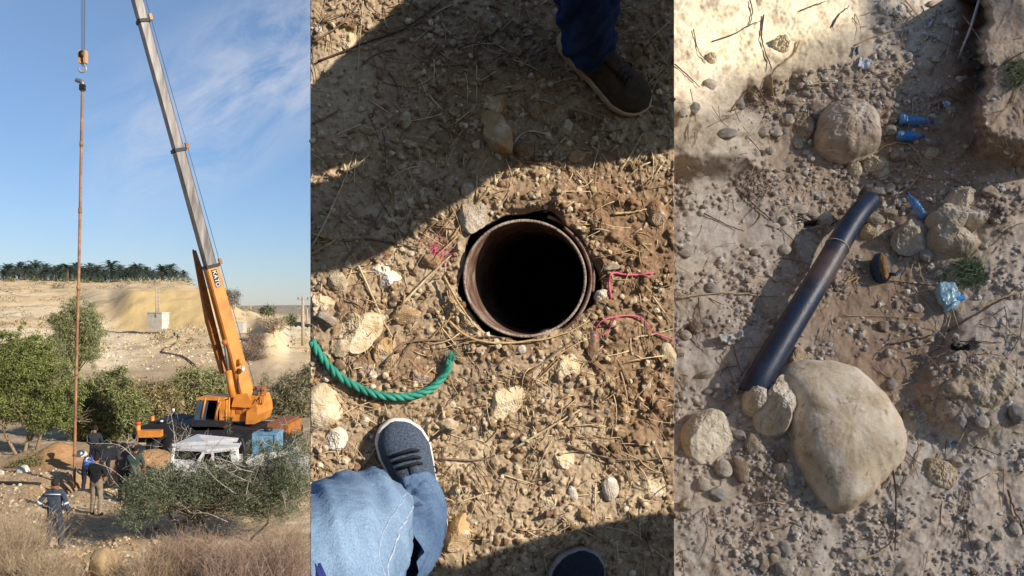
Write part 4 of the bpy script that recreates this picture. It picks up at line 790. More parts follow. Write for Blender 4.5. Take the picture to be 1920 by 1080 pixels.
# litter
M_BLUEP = mat('blue_plastic', '#6fa9dc', '#3f7cc0', 60, 0.15, 0.5, 120, alpha=.7, spec=.7, dist=.004); M_BLUEC = mat('blue_cap', '#1f55c0', '#1a45a0', 30, .4); M_BLUEL = mat('bright_blue_label', '#1f8fe0', '#1878c4', 30, .5)
M_CRUSH = mat('pale_blue_plastic', '#a8c6d2', '#86a9b8', 18, 0.25, 0.8, 40, alpha=.9, spec=.7, dist=.01); M_PAPER = mat('paper', '#dcdde0', '#b9bcc4', 30, .9, .4, 60); M_PRINT = mat('grey_print', '#83868c', '#6b6e75', 60, .9)
def bottle(px, py, ln, wd, ang, label, lab=True, capc=M_BLUEC):
    c = PR.at(px, py, float(FR.h(px, py))+wd*PR.mpp(px, py)*.45); m = PR.mpp(px, py); E = empty('plastic_bottle', label, 'bottle', c); L = ln*m; Rr = wd*m/2
    ax = PR.B@np.array([math.cos(ang), -math.sin(ang), .06]); ax = unit(ax); t_ = np.linspace(0, 1, 60)
    rad = Rr*np.interp(t_, [0,.02,.1,.62,.82,.9,1], [.55,.9,1,1,.5,.3,.28]); rad = rad*(1+.05*np.sin(t_*70)*(t_ < .65)); P = c+ax*(t_[:, None]-.5)*L
    V, Fs = tube(P, rad, 28, squash=.8); V = V+.0035*fbm(V[:, 0:1]*40, V[:, 2:3]*40, 5, 3)*PR.N; MB().add(V, Fs).build('bottle_body', M_BLUEP, E, smooth=True)
    MB().add(*tube(np.array([c+ax*L*.48, c+ax*L*.56]), Rr*.36, 16)).build('bottle_cap', capc, E, smooth=True)
    if lab: MB().add(*tube(P[18:33], rad[18:33]*1.04, 28, False, squash=.82)).build('bottle_label', M_BLUEL, E, smooth=True)
bottle(1716, 226, 56, 19, .2, 'crushed blue plastic bottle, the upper one of two right of the round boulder', False)
bottle(1706, 255, 46, 19, .05, 'blue plastic bottle with a bright label, the lower one of two', True)
bottle(1717, 386, 58, 17, -1.95, 'blue plastic bottle lying upright behind the boulder pile', False)
b = MB(); V, Fc = ICO[4]; V = V.copy(); V = V/np.maximum(np.abs(V).max(1)[:, None]**.45, .3)
c = PR.at(1778, 556, float(FR.h(1778, 556))+.022); E = empty('crushed_bottle', 'crushed pale blue water bottle lying flat at the right', 'bottle', c)
V = V*np.array([.031, .045, .018]); V += .004*fbm(V[:, :1]*60, V[:, 1:2]*60, 8, 3)*np.array([[.5, .5, 1]]); V[:, 0] *= 1-.25*(V[:, 1] < -.02); b.add(V@PR.B.T+c, [Fc]); b.build('bottle_body', M_CRUSH, E, smooth=False)
MB().add(*box(c+PR.B@np.array([.026, -.012, .012]), (.022, .012, .012), PR.B@rotm((0, 0, 1), .3))).build('bottle_label', M_BLUEL, E)
MB().add(*tube(PR.at([1772, 1788, 1796], [584, 572, 566], float(FR.h(1778, 556))+.04), .006, 10)).build('bottle_neck', M_CRUSH, E, smooth=True)
def sheet(px, py, w, h, ang, m_, name, label, cat, curl=.006, parent=None, n=14, lift=.008):
    c = PR.at(px, py, float(FR.h(px, py))+lift); m = PR.mpp(px, py); u, v = np.meshgrid(np.linspace(-.5, .5, n), np.linspace(-.5, .5, n)); z = curl*(2*u*u*2+fbm(u*2+px, v*2, 6, 3)); a, b_ = u*w*m, v*h*m
    L = np.stack([a*math.cos(ang)-b_*math.sin(ang), a*math.sin(ang)+b_*math.cos(ang), z], -1).reshape(-1, 3); L2 = L-np.array([0, 0, .0012]); i = np.arange(n-1)[:, None]*n+np.arange(n-1)[None]
    q = np.stack([i, i+1, i+n+1, i+n], -1).reshape(-1, 4); rim = np.concatenate([np.arange(n), np.arange(1, n)*n+n-1, (n-1)*n+np.arange(n-2, -1, -1), np.arange(n-2, 0, -1)*n]); j = np.arange(len(rim)); k = (j+1) % len(rim); N0 = n*n
    sd = np.stack([rim[k], rim[j], N0+rim[j], N0+rim[k]], -1); V = np.concatenate([L, L2])@PR.B.T+c
    o = MB().add(V, [q, q[:, ::-1]+N0, sd]).build(name, m_, parent, c, True)
    if parent is None: tag(o, label, cat)
    return o, c, L
o, c, L = sheet(1620, 119, 20, 23, -.35, M_PAPER, 'paper_scrap', 'torn white paper label on the upper slope', 'paper', .006)
for k in range(3):
    y = .004-.005*k; b = MB(); b.add(*box(c+PR.B@np.array([.0+.002*k, y, .0065]), (.017-.004*k, .0012, .0008), PR.B@rotm((0, 0, 1), -.35+math.pi*0))); b.build('print_line', M_PRINT, o)
sheet(1605, 96, 8, 20, -.1, mat('grey_plastic', '#6f7f8c', '#56646f', 20, .5), 'plastic_strip', 'small grey-blue plastic strip above the torn paper', 'litter')
sheet(1771, 197, 12, 12, .3, mat('white_plastic', '#d4dde8', '#a9bccf', 30, .4), 'plastic_scrap', 'scrap of white plastic right of the upper bottle', 'litter', .012)
sheet(1736, 48, 12, 12, .3, mat('clear_plastic', '#c8cdd4', '#a0a8b3', 30, .3), 'plastic_scrap', 'crumpled clear plastic on the upper slope', 'litter', .015)
sheet(1370, 632, 46, 15, .25, mat('white_rag', '#ccc9c4', '#a9a39a', 30, .9, .4, 60), 'rag', 'white plastic rag among stones at the left', 'rag', .012); sheet(1366, 640, 16, 14, .9, MATS['white_rag'], 'rag', 'small folded end of plastic under the white rag', 'rag', .012)
sheet(1512, 419, 34, 10, -.2, mat('black_rubber', '#17171b', '#0e0e11', 30, .6), 'rubber_strip', 'black rubber strip among stones left of the pipe', 'litter', .012)
sheet(1796, 651, 30, 16, -.3, MATS['black_rubber'], 'rubber_scrap', 'black crumpled scrap at the right below the twigs', 'litter', .02)
sheet(1692, 816, 6, 18, .0, MATS['white_plastic'], 'plastic_tube', 'small white plastic tube right of the giant boulder', 'litter', .01)
sheet(1786, 832, 14, 10, .1, MATS['grey_plastic'], 'plastic_chip', 'blue-grey chip right of the giant boulder', 'litter', .004)
# half buried dark object
E = empty('sandal', 'half buried dark blue rubber sole with brown soil on it', 'sandal', PR.at(1652, 503, float(FR.h(1652, 503))+.018)); M_NAVR = mat('navy_rubber', '#2c4560', '#1d3248', 40, .55)
A_ = np.linspace(0, 2*math.pi, 40, endpoint=False); pf = np.stack([.026*np.sign(np.cos(A_))*np.abs(np.cos(A_))**.7, .045*np.sin(A_)], -1); cc = np.array(E.location)
V = np.concatenate([np.concatenate([pf, np.full((40, 1), -.02)], 1), np.concatenate([pf, np.full((40, 1), .014)], 1), np.concatenate([pf*.8, np.full((40, 1), .022)], 1), [[0, 0, .022]]]); j = np.arange(40); k = (j+1) % 40
MB().add(V@PR.B.T+cc, [np.concatenate([np.stack([j, k, 40+k, 40+j], -1), np.stack([40+j, 40+k, 80+k, 80+j], -1)]), np.stack([80+j, 80+k, np.full(40, 120)], -1)]).build('sole', M_NAVR, E, smooth=True)
V, Fc = ICO[3]; MB().add((V*np.array([.015, .044, .016])+np.array([0, -.004, .018])+.003*fbm(V[:, :1]*4, V[:, 1:2]*4, 5, 3))@PR.B.T+cc, [Fc]).build('soil_crust', M_SOILX if 'M_SOILX' in globals() else mat('crust_soil', '#a9865c', '#86663f', 60, .95, .6, 300), E, smooth=True)
MB().add(*tube(np.array([cc+PR.B@np.array(p) for p in ((.01, -.03, .02), (.026, -.036, .03), (.045, -.018, .012))]), .005, 8)).build('strap', M_NAVR, E, smooth=True)
# conduit
b = MB(); b.add(*tube(PR.at([1842, 1820, 1796], [-20, 52, 112], [.10, .06, -.01]), .0042, 12)); o = b.build('conduit', mat('pvc', '#c3c6c8', '#9fa3a6', 30, .5), None, PR.at(1796, 112), True); tag(o, 'thin light grey plastic conduit leaning in the crack at the upper right', 'conduit')
# sticks and roots
SR = [([(1266,560),(1330,550),(1400,551),(1482,557)],3.4,'p','long pinkish stick from the left edge to the pipe'),([(1335,78),(1380,62),(1404,48),(1430,38)],2,'d','dark root on the sunlit sandy bank'),([(1432,28),(1428,65),(1434,95),(1447,130)],2.6,'d','vertical root down the sunlit bank'),
 ([(1406,0),(1411,22),(1405,48)],2,'d','short root hanging at the top of the sunlit bank'),([(1500,75),(1488,102),(1462,122),(1446,142)],3,'w','pale root at the edge of the sunlight'),([(1447,142),(1450,180),(1470,230)],2.6,'w','root running down below the sandy bank'),([(1415,160),(1432,185),(1445,215)],3.4,'g','thick grey root under the sandy bank'),
 ([(1510,160),(1550,155),(1600,157),(1650,154)],2.2,'p','pale stick lying across the upper gravel'),([(1265,120),(1290,142),(1312,162)],2,'d','dark twig on the left shoulder'),([(1365,210),(1400,198),(1432,197)],2.4,'g','grey twig under the sandy bank'),([(1372,205),(1392,178),(1405,160)],2,'g','crossed twig under the sandy bank'),
 ([(1602,85),(1640,68),(1690,50),(1722,22)],2,'w','long thin root over the upper slope'),([(1697,0),(1715,22),(1735,45)],2,'w','short root at the top of the upper slope'),([(1640,288),(1665,272),(1700,268),(1720,285),(1728,302)],3,'p','white root arching below the blue bottles'),
 ([(1683,364),(1708,348),(1730,318)],2.4,'p','white stick above the third bottle'),([(1698,290),(1710,322),(1760,335),(1830,322),(1858,310)],2,'w','long thin root right of the blue bottles'),([(1660,340),(1700,340),(1760,310),(1860,290)],1.4,'w','hair root crossing the right slope'),
 ([(1775,622),(1815,598),(1860,572),(1912,535)],3,'d','long dark twig rising to the right edge'),([(1832,578),(1870,562),(1918,546)],3.4,'w','orange brown stick at the right edge'),([(1664,646),(1700,640),(1750,628)],3.2,'d','dark twig lying below the crushed bottle'),([(1775,622),(1762,650),(1746,660)],2,'g','forked twig end below the crushed bottle'),
 ([(1785,575),(1778,610),(1772,625)],2.2,'p','pale twig running under the crushed bottle'),([(1740,600),(1780,640),(1815,655),(1835,678)],2,'p','pale root curving to the right'),([(1800,640),(1840,641),(1878,643)],2,'d','straight dark twig at the right'),([(1671,648),(1700,660),(1745,642)],1.6,'p','thin pale straw at the right of the giant boulder top'),
 ([(1692,770),(1690,830),(1688,880)],3,'d','dark upright twig right of the giant boulder'),([(1672,868),(1680,930),(1678,1035)],3.2,'d','lower dark upright twig below the giant boulder'),([(1668,842),(1690,822),(1710,800)],2.2,'g','grey twig touching the giant boulder'),([(1658,915),(1672,892),(1690,850)],3.4,'p','pale stick beside the giant boulder'),
 ([(1602,1050),(1640,1040),(1672,1018),(1696,998)],3,'p','pale curved stick at the bottom'),([(1713,875),(1722,850),(1733,825)],2.2,'w','short upright straw right of the giant boulder'),([(1890,918),(1900,950),(1918,988)],4.4,'g','grey branch at the lower right edge'),([(1768,732),(1785,752),(1808,765)],2.2,'d','dark root on the rock slab'),
 ([(1580,592),(1650,592),(1722,597)],1.5,'p','thin straight straw across the middle'),([(1650,525),(1720,532),(1800,541)],1.6,'d','thin dark wire toward the crushed bottle'),([(1722,492),(1728,520),(1745,545)],2.2,'p','white root above the crushed bottle'),([(1495,405),(1545,423),(1575,412)],2.4,'d','dark twig in the stony patch'),
 ([(1320,400),(1360,420),(1395,435)],2,'d','dark twig on the left slope'),([(1380,352),(1415,385),(1450,415),(1490,455)],2,'d','long dark root down the left slope'),([(1500,520),(1502,490),(1490,455)],2.8,'w','brown root left of the pipe'),([(1410,565),(1428,545)],4,'g','short grey stump left of the pipe'),
 ([(1585,530),(1610,520),(1598,535)],3,'w','small branched root right of the pipe'),([(1582,535),(1600,515)],4,'w','small stub of root right of the pipe'),([(1296,605),(1300,630),(1315,650),(1330,657)],2,'p','bent pale stalk left of the rag'),([(1435,1000),(1455,992),(1480,985)],3,'g','short grey twig at the bottom'),
 ([(1878,125),(1900,108),(1920,96)],3,'d','dark stick in the right bank'),([(1900,195),(1908,170),(1920,155)],2,'p','pale root in the right bank'),([(1778,175),(1790,185),(1812,193),(1780,160)],1.8,'g','thin root in the crack by the right bank'),([(1540,400),(1532,440),(1536,452)],1.8,'p','pale straw standing in the stony patch'),
 ([(1300,55),(1310,95),(1330,118)],1.8,'g','grey hair root at the upper left'),([(1500,20),(1525,10),(1548,2)],2,'d','thin root at the right of the sunlit bank'),([(1560,50),(1575,25),(1592,12)],2.4,'d','root near the upper edge of the sunlight')]
for pts, r, c, lb in SR: stick(PR, FR, pts, r*.62, MT[c], lb, 'root' if 'root' in lb else ('stick' if r > 2.9 else 'twig'), name='root' if 'root' in lb else ('stick' if r > 2.9 else 'twig'), rough=1.0)
o = straw_bits(PR, FR, 420, (1268, 0, 1918, 1078), 12, 80, .9, 'straw_litter', 33, lambda x, y: any(((x-a)/c)**2+((y-b_)/d)**2 < 1 for a, b_, c, d in AV) or (y < 190 and x < 1600)); tag(o, 'fine dry rootlets scattered in the trench', 'straw litter')
# tangle of dry roots by the boulder pile, green tufts
def tuft(P, Fd, px, py, n, rad, hgt, m_, label, cat, name, col, seed, th=.0009):
    r = np.random.RandomState(seed); b = MB(); m = P.mpp(px, py)
    for k in range(n):
        a = r.uniform(0, 6.28); d = rad*math.sqrt(r.rand()); x, y = px+d*math.cos(a), py+d*math.sin(a); e = r.normal(size=2)*rad*.6; h_ = hgt*r.uniform(.4, 1)
        hb = float(Fd.h(x, y)); Q = smooth_line([P.at(x, y, hb), P.at(x+e[0]*.4, y+e[1]*.4, hb+h_*.7), P.at(x+e[0], y+e[1]-3, hb+h_)], 5); b.add(*tube(Q, np.linspace(th, th*.3, 5), 3, False), np.array(lin(col))*r.uniform(.7, 1.3))
    o = b.build(name, m_, None, P.at(px, py, 0), True); tag(o, label, cat); return o
M_GREEN = mat('grass_blade', (1,1,1), (.8,.8,.75), 40, .8, attr=True)
tuft(PR, FR, 1822, 508, 300, 26, .04, M_GREEN, 'green grass tuft below the boulder pile', 'grass', 'grass_tuft', '#6f8060', 3); tuft(PR, FR, 1912, 135, 240, 24, .04, M_GREEN, 'green grass tuft on the right bank', 'grass', 'grass_tuft', '#77855e', 4)
tuft(PR, FR, 1765, 512, 60, 14, .025, M_GREEN, 'small green sprig left of the grass tuft', 'grass', 'grass_tuft', '#6f8060', 5)
tuft(PR, FR, 1855, 400, 90, 20, .035, M_GREEN, 'tangle of thin dark roots hanging at the boulder pile', 'root', 'root_tangle', '#6b5a52', 6); tuft(PR, FR, 1410, 345, 110, 30, .02, M_GREEN, 'tangle of dark rootlets on the left slope', 'root', 'root_tangle', '#5f4f45', 7)
tuft(PR, FR, 1420, 185, 60, 24, .03, M_GREEN, 'tangle of twigs under the sandy bank', 'root', 'root_tangle', '#8a745c', 8)

# ------------------------------------------------------------------ unseen net added up-sun of the trench only to dim the sun on it
e1 = unit(np.cross([0, 0, 1.0], SUN))*-1.0
if e1[1] < 0: e1 = -e1
e2 = unit(np.cross(e1, SUN)); e2 = e2 if e2[2] > 0 else -e2
rim = np.array([PR.at(px, 208-208*(px-1264)/396.0+12*math.sin(px/31.), .05) for px in (1100, 1180, 1264, 1330, 1400, 1480, 1560, 1620, 1660, 1760, 1900, 2100)])
rp_, rq_ = rim@e1, rim@e2; o_ = np.argsort(rp_); lo = (PR.at(1264, 1200, 0)@e2)-.25; b = MB(); KN = 10.0
NE = empty('added_shade_net', 'unseen strip net added up-sun to shade the trench', 'net', SUN*KN+e1*2.4+e2*lo)
for p in np.arange(PNET0, 3.1, 0.030):
    q = float(np.interp(p, rp_[o_], rq_[o_])); c = SUN*KN+e1*p+e2*(lo+q)/2; b.add(*box(c, (0.0180, q-lo, .002), np.stack([e1, e2, SUN], 1)))
b.build('added_net_strips', mat('net_cloth', '#4b5240', '#3a4032', 40, .9), NE)
b = MB(); 
for q in np.arange(lo, lo+2.2, .5): b.add(*tube(np.array([SUN*KN+e1*(PNET0-.0)+e2*q+SUN*.02, SUN*KN+e1*3.1+e2*q+SUN*.02]), .004, 6))
b.build('added_net_wires', M_TWIGD, NE)
for p in (3.12,):
    top = SUN*KN+e1*p+e2*(lo+2.4); MB().add(*tube(np.array([top, (top[0], top[1], -6.5)]), .03, 8)).build('pole', M_TWIGD, NE)
# ------------------------------------------------------------------ the valley with the crane (left)
NEARD = [3.2, 6, 10, 14, 18.7]; TB = {  # photo column -> (distance, row) of the ground beyond the flat valley floor
 -200: [(80,693),(100,640),(130,598),(160,562),(200,530),(260,521),(420,560),(1200,578),(4000,577)],
 0:    [(80,690),(96,640),(104,618),(112,612),(130,596),(160,560),(200,532),(260,523),(420,560),(1200,578),(4000,577)],
 130:  [(80,688),(98,640),(130,600),(160,565),(200,535),(260,525),(420,562),(1200,578),(4000,577)],
 200:  [(80,692),(100,655),(122,626),(140,574),(165,548),(200,536),(260,527),(420,562),(1200,578),(4000,577)],
 250:  [(80,690),(100,655),(124,622),(142,547),(160,538),(200,531),(260,527),(420,562),(1200,578),(4000,577)],
 340:  [(80,684),(100,650),(124,616),(146,545),(160,534),(200,528),(260,527),(420,564),(1200,578),(4000,577)],
 385:  [(80,684),(100,650),(124,614),(146,548),(160,541),(200,545),(260,556),(420,575),(1200,578),(4000,577)],
 430:  [(80,684),(100,650),(124,620),(140,577),(155,572),(200,583),(260,584),(420,583),(1200,576),(4000,574.5)],
 465:  [(80,684),(100,650),(124,622),(140,592),(155,584),(200,590),(260,588),(420,584),(1200,577),(4000,573)],
 500:  [(80,682),(100,642),(112,612),(130,600),(155,596),(200,594),(260,590),(420,585),(1200,577),(4000,572.5)],
 545:  [(80,686),(100,664),(130,642),(160,624),(200,609),(260,597),(420,587),(1200,578),(4000,572)],
 600:  [(80,688),(100,666),(130,646),(160,628),(200,611),(260,598),(420,587),(1200,578),(4000,572)],
 2200: [(80,690),(100,666),(130,646),(160,628),(200,611),(260,598),(420,587),(1200,578),(4000,572)]}
TK = sorted(TB)
def z_of(D, py): return -(py-HY)/F*D
PROF = {}
for c in TK:
    d = np.array([3.2, 6, 10, 14, 18.7, 40, 70]+[a for a, _ in TB[c]]); z = np.array([-1.75, -2.6, -3.9, -5.0, -5.9, -5.9, -5.9]+[z_of(a, b_) for a, b_ in TB[c]]); PROF[c] = (np.log(d), z)
def ground_z(px, D, noise=True):
    px = np.asarray(px, float); D = np.asarray(D, float); px, D = np.broadcast_arrays(px, D); lg = np.log(D); Z = np.stack([np.interp(lg, *PROF[c]) for c in TK], -1)
    f = np.interp(px, TK, np.arange(len(TK))); i = np.clip(f.astype(int), 0, len(TK)-2); t = f-i; t = t*t*(3-2*t)
    z = np.take_along_axis(Z, i[..., None], -1)[..., 0]*(1-t)+np.take_along_axis(Z, i[..., None]+1, -1)[..., 0]*t
    x = (px-CX)/F*D; y = D
    def bump(cpx, cD, rx, ry, h): cx = (cpx-CX)/F*cD; return h*np.exp(-((x-cx)/rx)**2-((y-cD)/ry)**2)
    z = z+bump(95, 32.3, .6, .7, .55)+bump(60, 33, .7, .8, .35)+bump(130, 32.6, .5, .7, .45)-bump(172, 29.2, .75, 1.5, .95)+bump(190, 26.7, .6, .35, .16)+bump(160, 27.0, .5, .3, .12)+bump(280, 31, 1.0, 1.5, .75)+bump(50, 17.5, .5, .6, .25)
    if noise:
        amp = np.interp(np.log(D), np.log([3, 20, 80, 110, 200, 400]), [.05, .09, .35, .5, .5, .6]); s_ = np.interp(np.log(D), np.log([3, 20, 80, 200]), [1.2, 1.0, 7, 12])
        z = z+.05*fbm(x/1.1, y/1.1, 12, 5)*(D < 90)+.02*fbm(x/.25, y/.25, 14, 3)*(D < 45)+sstep(55, 110, D)*(.26*fbm(x/7, y/7, 19, 6)+.10*fbm(x/2.3, y/4, 23, 4))*sstep(900, 260, D)
    return z
def G(px, D): return np.array([(px-CX)/F*D, D, float(ground_z(px, D))])
def at(px, py, D): return np.array([(px-CX)/F*D, D, z_of(D, py)])
def Dg(py): return 5.9*F/(py-HY)
cols = np.concatenate([np.linspace(-1600, -90, 24), np.arange(-80, 665, 3.2), np.linspace(680, 3600, 44)])
rows = np.concatenate([np.geomspace(3.2, 17, 22), 5.9*F/(np.arange(1122, 690, -2.0)-HY), np.geomspace(83, 275, 170), np.geomspace(280, 4000, 60)])
PX, DD = np.meshgrid(cols, rows); ZZ = ground_z(PX, DD); XX = (PX-CX)/F*DD
V = np.stack([XX, DD, ZZ], -1).reshape(-1, 3); ny, nx = PX.shape; i = np.arange(ny-1)[:, None]*nx+np.arange(nx-1)[None]; q = np.stack([i, i+1, i+nx+1, i+nx], -1).reshape(-1, 4)
c_sand = np.array(lin('#dbc096')); c_floor = np.array(lin('#b09878')); c_exc = np.array(lin('#a57f57')); c_far = np.array(lin('#9c907e')); c_pale = np.array(lin('#ead9b8')); c_scrub = np.array(lin('#8d8069')); c_yel = np.array(lin('#d3b67c'))
n1_ = fbm(XX/6, DD/6, 101, 5); n2_ = fbm(XX/25, DD/40, 103, 4); n3_ = fbm(XX/1.3, DD/1.3, 105, 4)
def mx3(a, b_, m): return a*(1-m[..., None])+b_*m[..., None]
GCc = np.zeros(PX.shape+(3,))+c_floor; GCc = mx3(GCc, c_pale, sstep(0, .7, n3_)*.35*(DD < 80)); GCc = mx3(GCc, c_sand, sstep(60, 95, DD)); GCc = mx3(GCc, c_pale, sstep(-.1, .6, n2_)*sstep(70, 100, DD)*.8)
GCc = mx3(GCc, c_pale, np.exp(-((PX-205)/50)**2)*sstep(74, 84, DD)*sstep(135, 120, DD)*.9)
face = sstep(195, 235, PX)*sstep(420, 380, PX)*sstep(118, 126, DD)*sstep(152, 144, DD); GCc = mx3(GCc, c_yel, face*.85); GCc = mx3(GCc, c_scrub, sstep(.25, .6, n1_)*sstep(60, 90, DD)*(1-face)*.5)
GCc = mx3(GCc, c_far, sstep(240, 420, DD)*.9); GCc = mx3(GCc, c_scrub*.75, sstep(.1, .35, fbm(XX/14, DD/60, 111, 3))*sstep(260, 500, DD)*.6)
ex = np.exp(-((XX-at(95, 0, 32)[0])/1.4)**2-((DD-32)/1.6)**2)+np.exp(-((XX-at(172, 0, 29)[0])/1.1)**2-((DD-29)/2.0)**2)+np.exp(-((XX-at(280, 0, 31)[0])/1.2)**2-((DD-31)/2)**2); GCc = mx3(GCc, c_exc, np.clip(ex*1.3, 0, .95))
road = np.exp(-((PX-(535+(DD-100)*.12))/22)**2)*sstep(80, 100, DD)*sstep(300, 240, DD); GCc = mx3(GCc, c_pale, road*.6)
M_GND = mat('valley_ground', (1,.98,.95), (.74,.70,.64), 6, .95, .8, 14, attr=True, dist=.06, col3=(.9,.87,.82), detail=10)
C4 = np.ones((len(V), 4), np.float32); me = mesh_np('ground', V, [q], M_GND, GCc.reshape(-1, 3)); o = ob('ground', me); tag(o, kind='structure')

# rocks loose on the valley floor
def gstone(n, zone, smin, smax, name, seed, label, cs):
    r = np.random.RandomState(seed); b = MB(); V0, F0 = ICO[1]
    for k in range(n):
        px = r.uniform(zone[0], zone[2]); py = r.uniform(zone[1], zone[3]); D = Dg(py) if zone[3] > 700 else r.uniform(zone[4], zone[5]); s_ = smin+(smax-smin)*r.rand()**3; p = G(px, D)
        Vv = V0*(1+.25*r.normal(size=(12, 1)))*np.array([1, r.uniform(.7, 1), .7])*s_; a = r.uniform(0, 6.28); b.add(Vv@rotm((0, 0, 1), a).T+p+[0, 0, s_*.3], [F0], np.array(lin(cs[r.randint(len(cs))]))*r.uniform(.85, 1.1))
    o = b.build(name, mat('loose_rock', (1,1,1), (.8,.77,.72), 8, .95, attr=True), None, G((zone[0]+zone[2])/2, D)); tag(o, label, 'rubble', None, 'stuff')
gstone(2600, (-20, 880, 300, 1085), .012, .07, 'rubble', 4, 'loose rubble on the valley floor round the people', ['#c3ab86', '#b39a76', '#a98a62', '#cfbd9d'])
gstone(1500, (120, 640, 470, 690, 78, 126), .04, .2, 'rubble', 5, 'scattered limestone rubble at the foot of the sand slope', ['#dccaa8', '#c9b591', '#b09c7e'])
# foliage -----------------------------------------------------------------
M_LEAF = mat('leaf', (1,1,1), (.75,.78,.7), 3, .8, attr=True, spec=.25); M_BARK = mat('bark', '#6b5a48', '#4a3d30', 12, .95, .6, 60); M_BARKP = mat('pale_bark', '#9a8468', '#76614a', 12, .95, .6, 60)
def leaves(b, C, n, ln, wd, cols, seed, droop=.4, axis_=None):
    r = np.random.RandomState(seed); d = r.normal(size=(n, 3)); d[:, 2] -= droop; d /= np.linalg.norm(d, axis=1)[:, None]; s = np.cross(d, r.normal(size=(n, 3))); s /= np.linalg.norm(s, axis=1)[:, None]
    L = ln*r.uniform(.6, 1.3, n)[:, None]; Wd = wd*r.uniform(.7, 1.2, n)[:, None]; P = C
    V = np.stack([P, P+d*L*.5+s*Wd*.5, P+d*L, P+d*L*.5-s*Wd*.5], 1).reshape(-1, 3); q = np.arange(n)[:, None]*4+np.arange(4)[None]
    cc = np.array([lin(c) for c in cols])[r.randint(len(cols), size=n)]*r.uniform(.75, 1.25, n)[:, None]; b.add(V, [q]); b.C.append(np.repeat(cc, 4, 0))
def crown_pts(blobs, n, seed, clump=.16, per=40):
    r = np.random.RandomState(seed); out = []; CL = []; global SHD; SHD = []; tot = sum(bb[3]*bb[4]*bb[5] for bb in blobs)
    for (x, y, z, rx, ry, rz) in blobs:
        m = max(3, int(n*rx*ry*rz/tot/per)); u = r.normal(size=(m, 3)); u /= np.linalg.norm(u, axis=1)[:, None]; u *= (r.uniform(.15, 1, m)**.45)[:, None]; c = np.array([x, y, z])+u*[rx, ry, rz]; CL.append(c)
        for cc in c:
            k = max(4, int(per*r.uniform(.4, 1.6))); s_ = clump*r.uniform(.6, 1.5)*np.array([rx, ry, rz]).mean(); out.append(cc+r.normal(size=(k, 3))*s_*[1, 1, .75]); SHD.append(np.full(k, r.uniform(.68, 1.22)))
    return np.concatenate(out), np.concatenate(CL)
def plant(name, label, cat, base, blobs, n, leaf, cols, seed, trunks=1, bark=None, tr=.06, group=None, clump=.16, droop=.4, branches=14, per=40, crown='crown', trunk='trunk', spread=.15, splay=0):
    base = np.array(base, float); E = empty(name, label, cat, base, group); r = np.random.RandomState(seed); P, CL = crown_pts(blobs, n, seed, clump, per); P[:, 2] = np.maximum(P[:, 2], base[2]+.02)
    b = MB(); leaves(b, P, len(P), leaf[0], leaf[1], cols, seed, droop); b.C[-1] = b.C[-1]*np.repeat(np.concatenate(SHD), 4)[:, None]; b.build(crown, M_LEAF, E)
    cen = np.average(np.array([bb[:3] for bb in blobs]), axis=0, weights=[bb[3] for bb in blobs])
    for k in range(trunks):
        off = r.normal(size=3)*[spread, spread, 0]; top = base+(cen-base)*.75+r.normal(size=3)*[spread*2, spread*2, .1]; Q = smooth_line([base+off, base+off*1.8+(top-base)*.5+r.normal(size=3)*.06, top], 10); b = MB(); b.add(*tube(Q, np.linspace(tr, tr*.4, 10), 7)); 
        for c in CL[r.permutation(len(CL))[:branches]]:
            s_ = Q[r.randint(4, 10)]; b.add(*tube(smooth_line([s_, (s_+c)/2+r.normal(size=3)*.08*np.linalg.norm(c-s_), c], 6), np.linspace(tr*.35, tr*.06, 6), 4, False))
        b.build(trunk, bark or M_BARK, E, smooth=True)
    return E
def bl(px, py, D, rx, ry, rd=None):          # crown lobe given by where it stands
    p = at(px, py, D); k = D/F; return (p[0], D, p[2], rx*k, (rd or rx)*k, ry*k)
GRN = ['#747c45', '#656e3e', '#80874f', '#555d35', '#868b58']; OLV = ['#6d7050', '#5d6147', '#7c7c5a', '#4e543d']; BRN = ['#8f8460', '#7f7250', '#9c9168', '#6d6448']; DRY = ['#b59f80', '#a28a6b', '#c4b294', '#8c7860']
# date palms on the skyline
M_FROND = mat('palm_frond', '#414d40', '#2b342b', 2, .7); M_PTR = mat('palm_trunk', '#6f5f4e', '#4c4034', 8, .95, .6, 20)
def palm_meshes(seed, H):
    r = np.random.RandomState(seed); b = MB(); b.add(*tube(np.array([[0, 0, -.5], [r.normal()*.1, 0, H*.5], [r.normal()*.15, 0, H]]), [.34, .26, .24], 8)); tb = b
    b = MB()
    for k in range(60):
        a = r.uniform(0, 6.28); el = r.uniform(-.8, 1.35); L = 3.5*r.uniform(.8, 1.15); d = np.array([math.cos(a), math.sin(a), 0]); pts = [np.array([0, 0, H])+d*L*t*math.cos(el)*(1-.1*t)+np.array([0, 0, L*(math.sin(el)*t-.55*t*t)]) for t in np.linspace(0, 1, 7)]; pts = np.array(pts); T, A, B = frames(pts)
        side = np.cross(T, [0, 0, 1.0]); side /= np.maximum(np.linalg.norm(side, axis=1)[:, None], 1e-6); up = np.cross(side, T); w = np.array([.1, .45, .6, .62, .55, .4, .05])
        for sg in (-1, 1):
            for m in range(6):
                for u in (0.15, .6):
                    p = pts[m]*(1-u)+pts[m+1]*u; q_ = p+(side[m]*sg*w[m]*.9+T[m]*.35-up[m]*.12); b.add(np.array([p-T[m]*.06, p+T[m]*.09, q_]), [np.array([[0, 1, 2]])])
        b.add(*tube(pts, np.linspace(.05, .015, 7), 3, False))
    return tb, b
pal = []
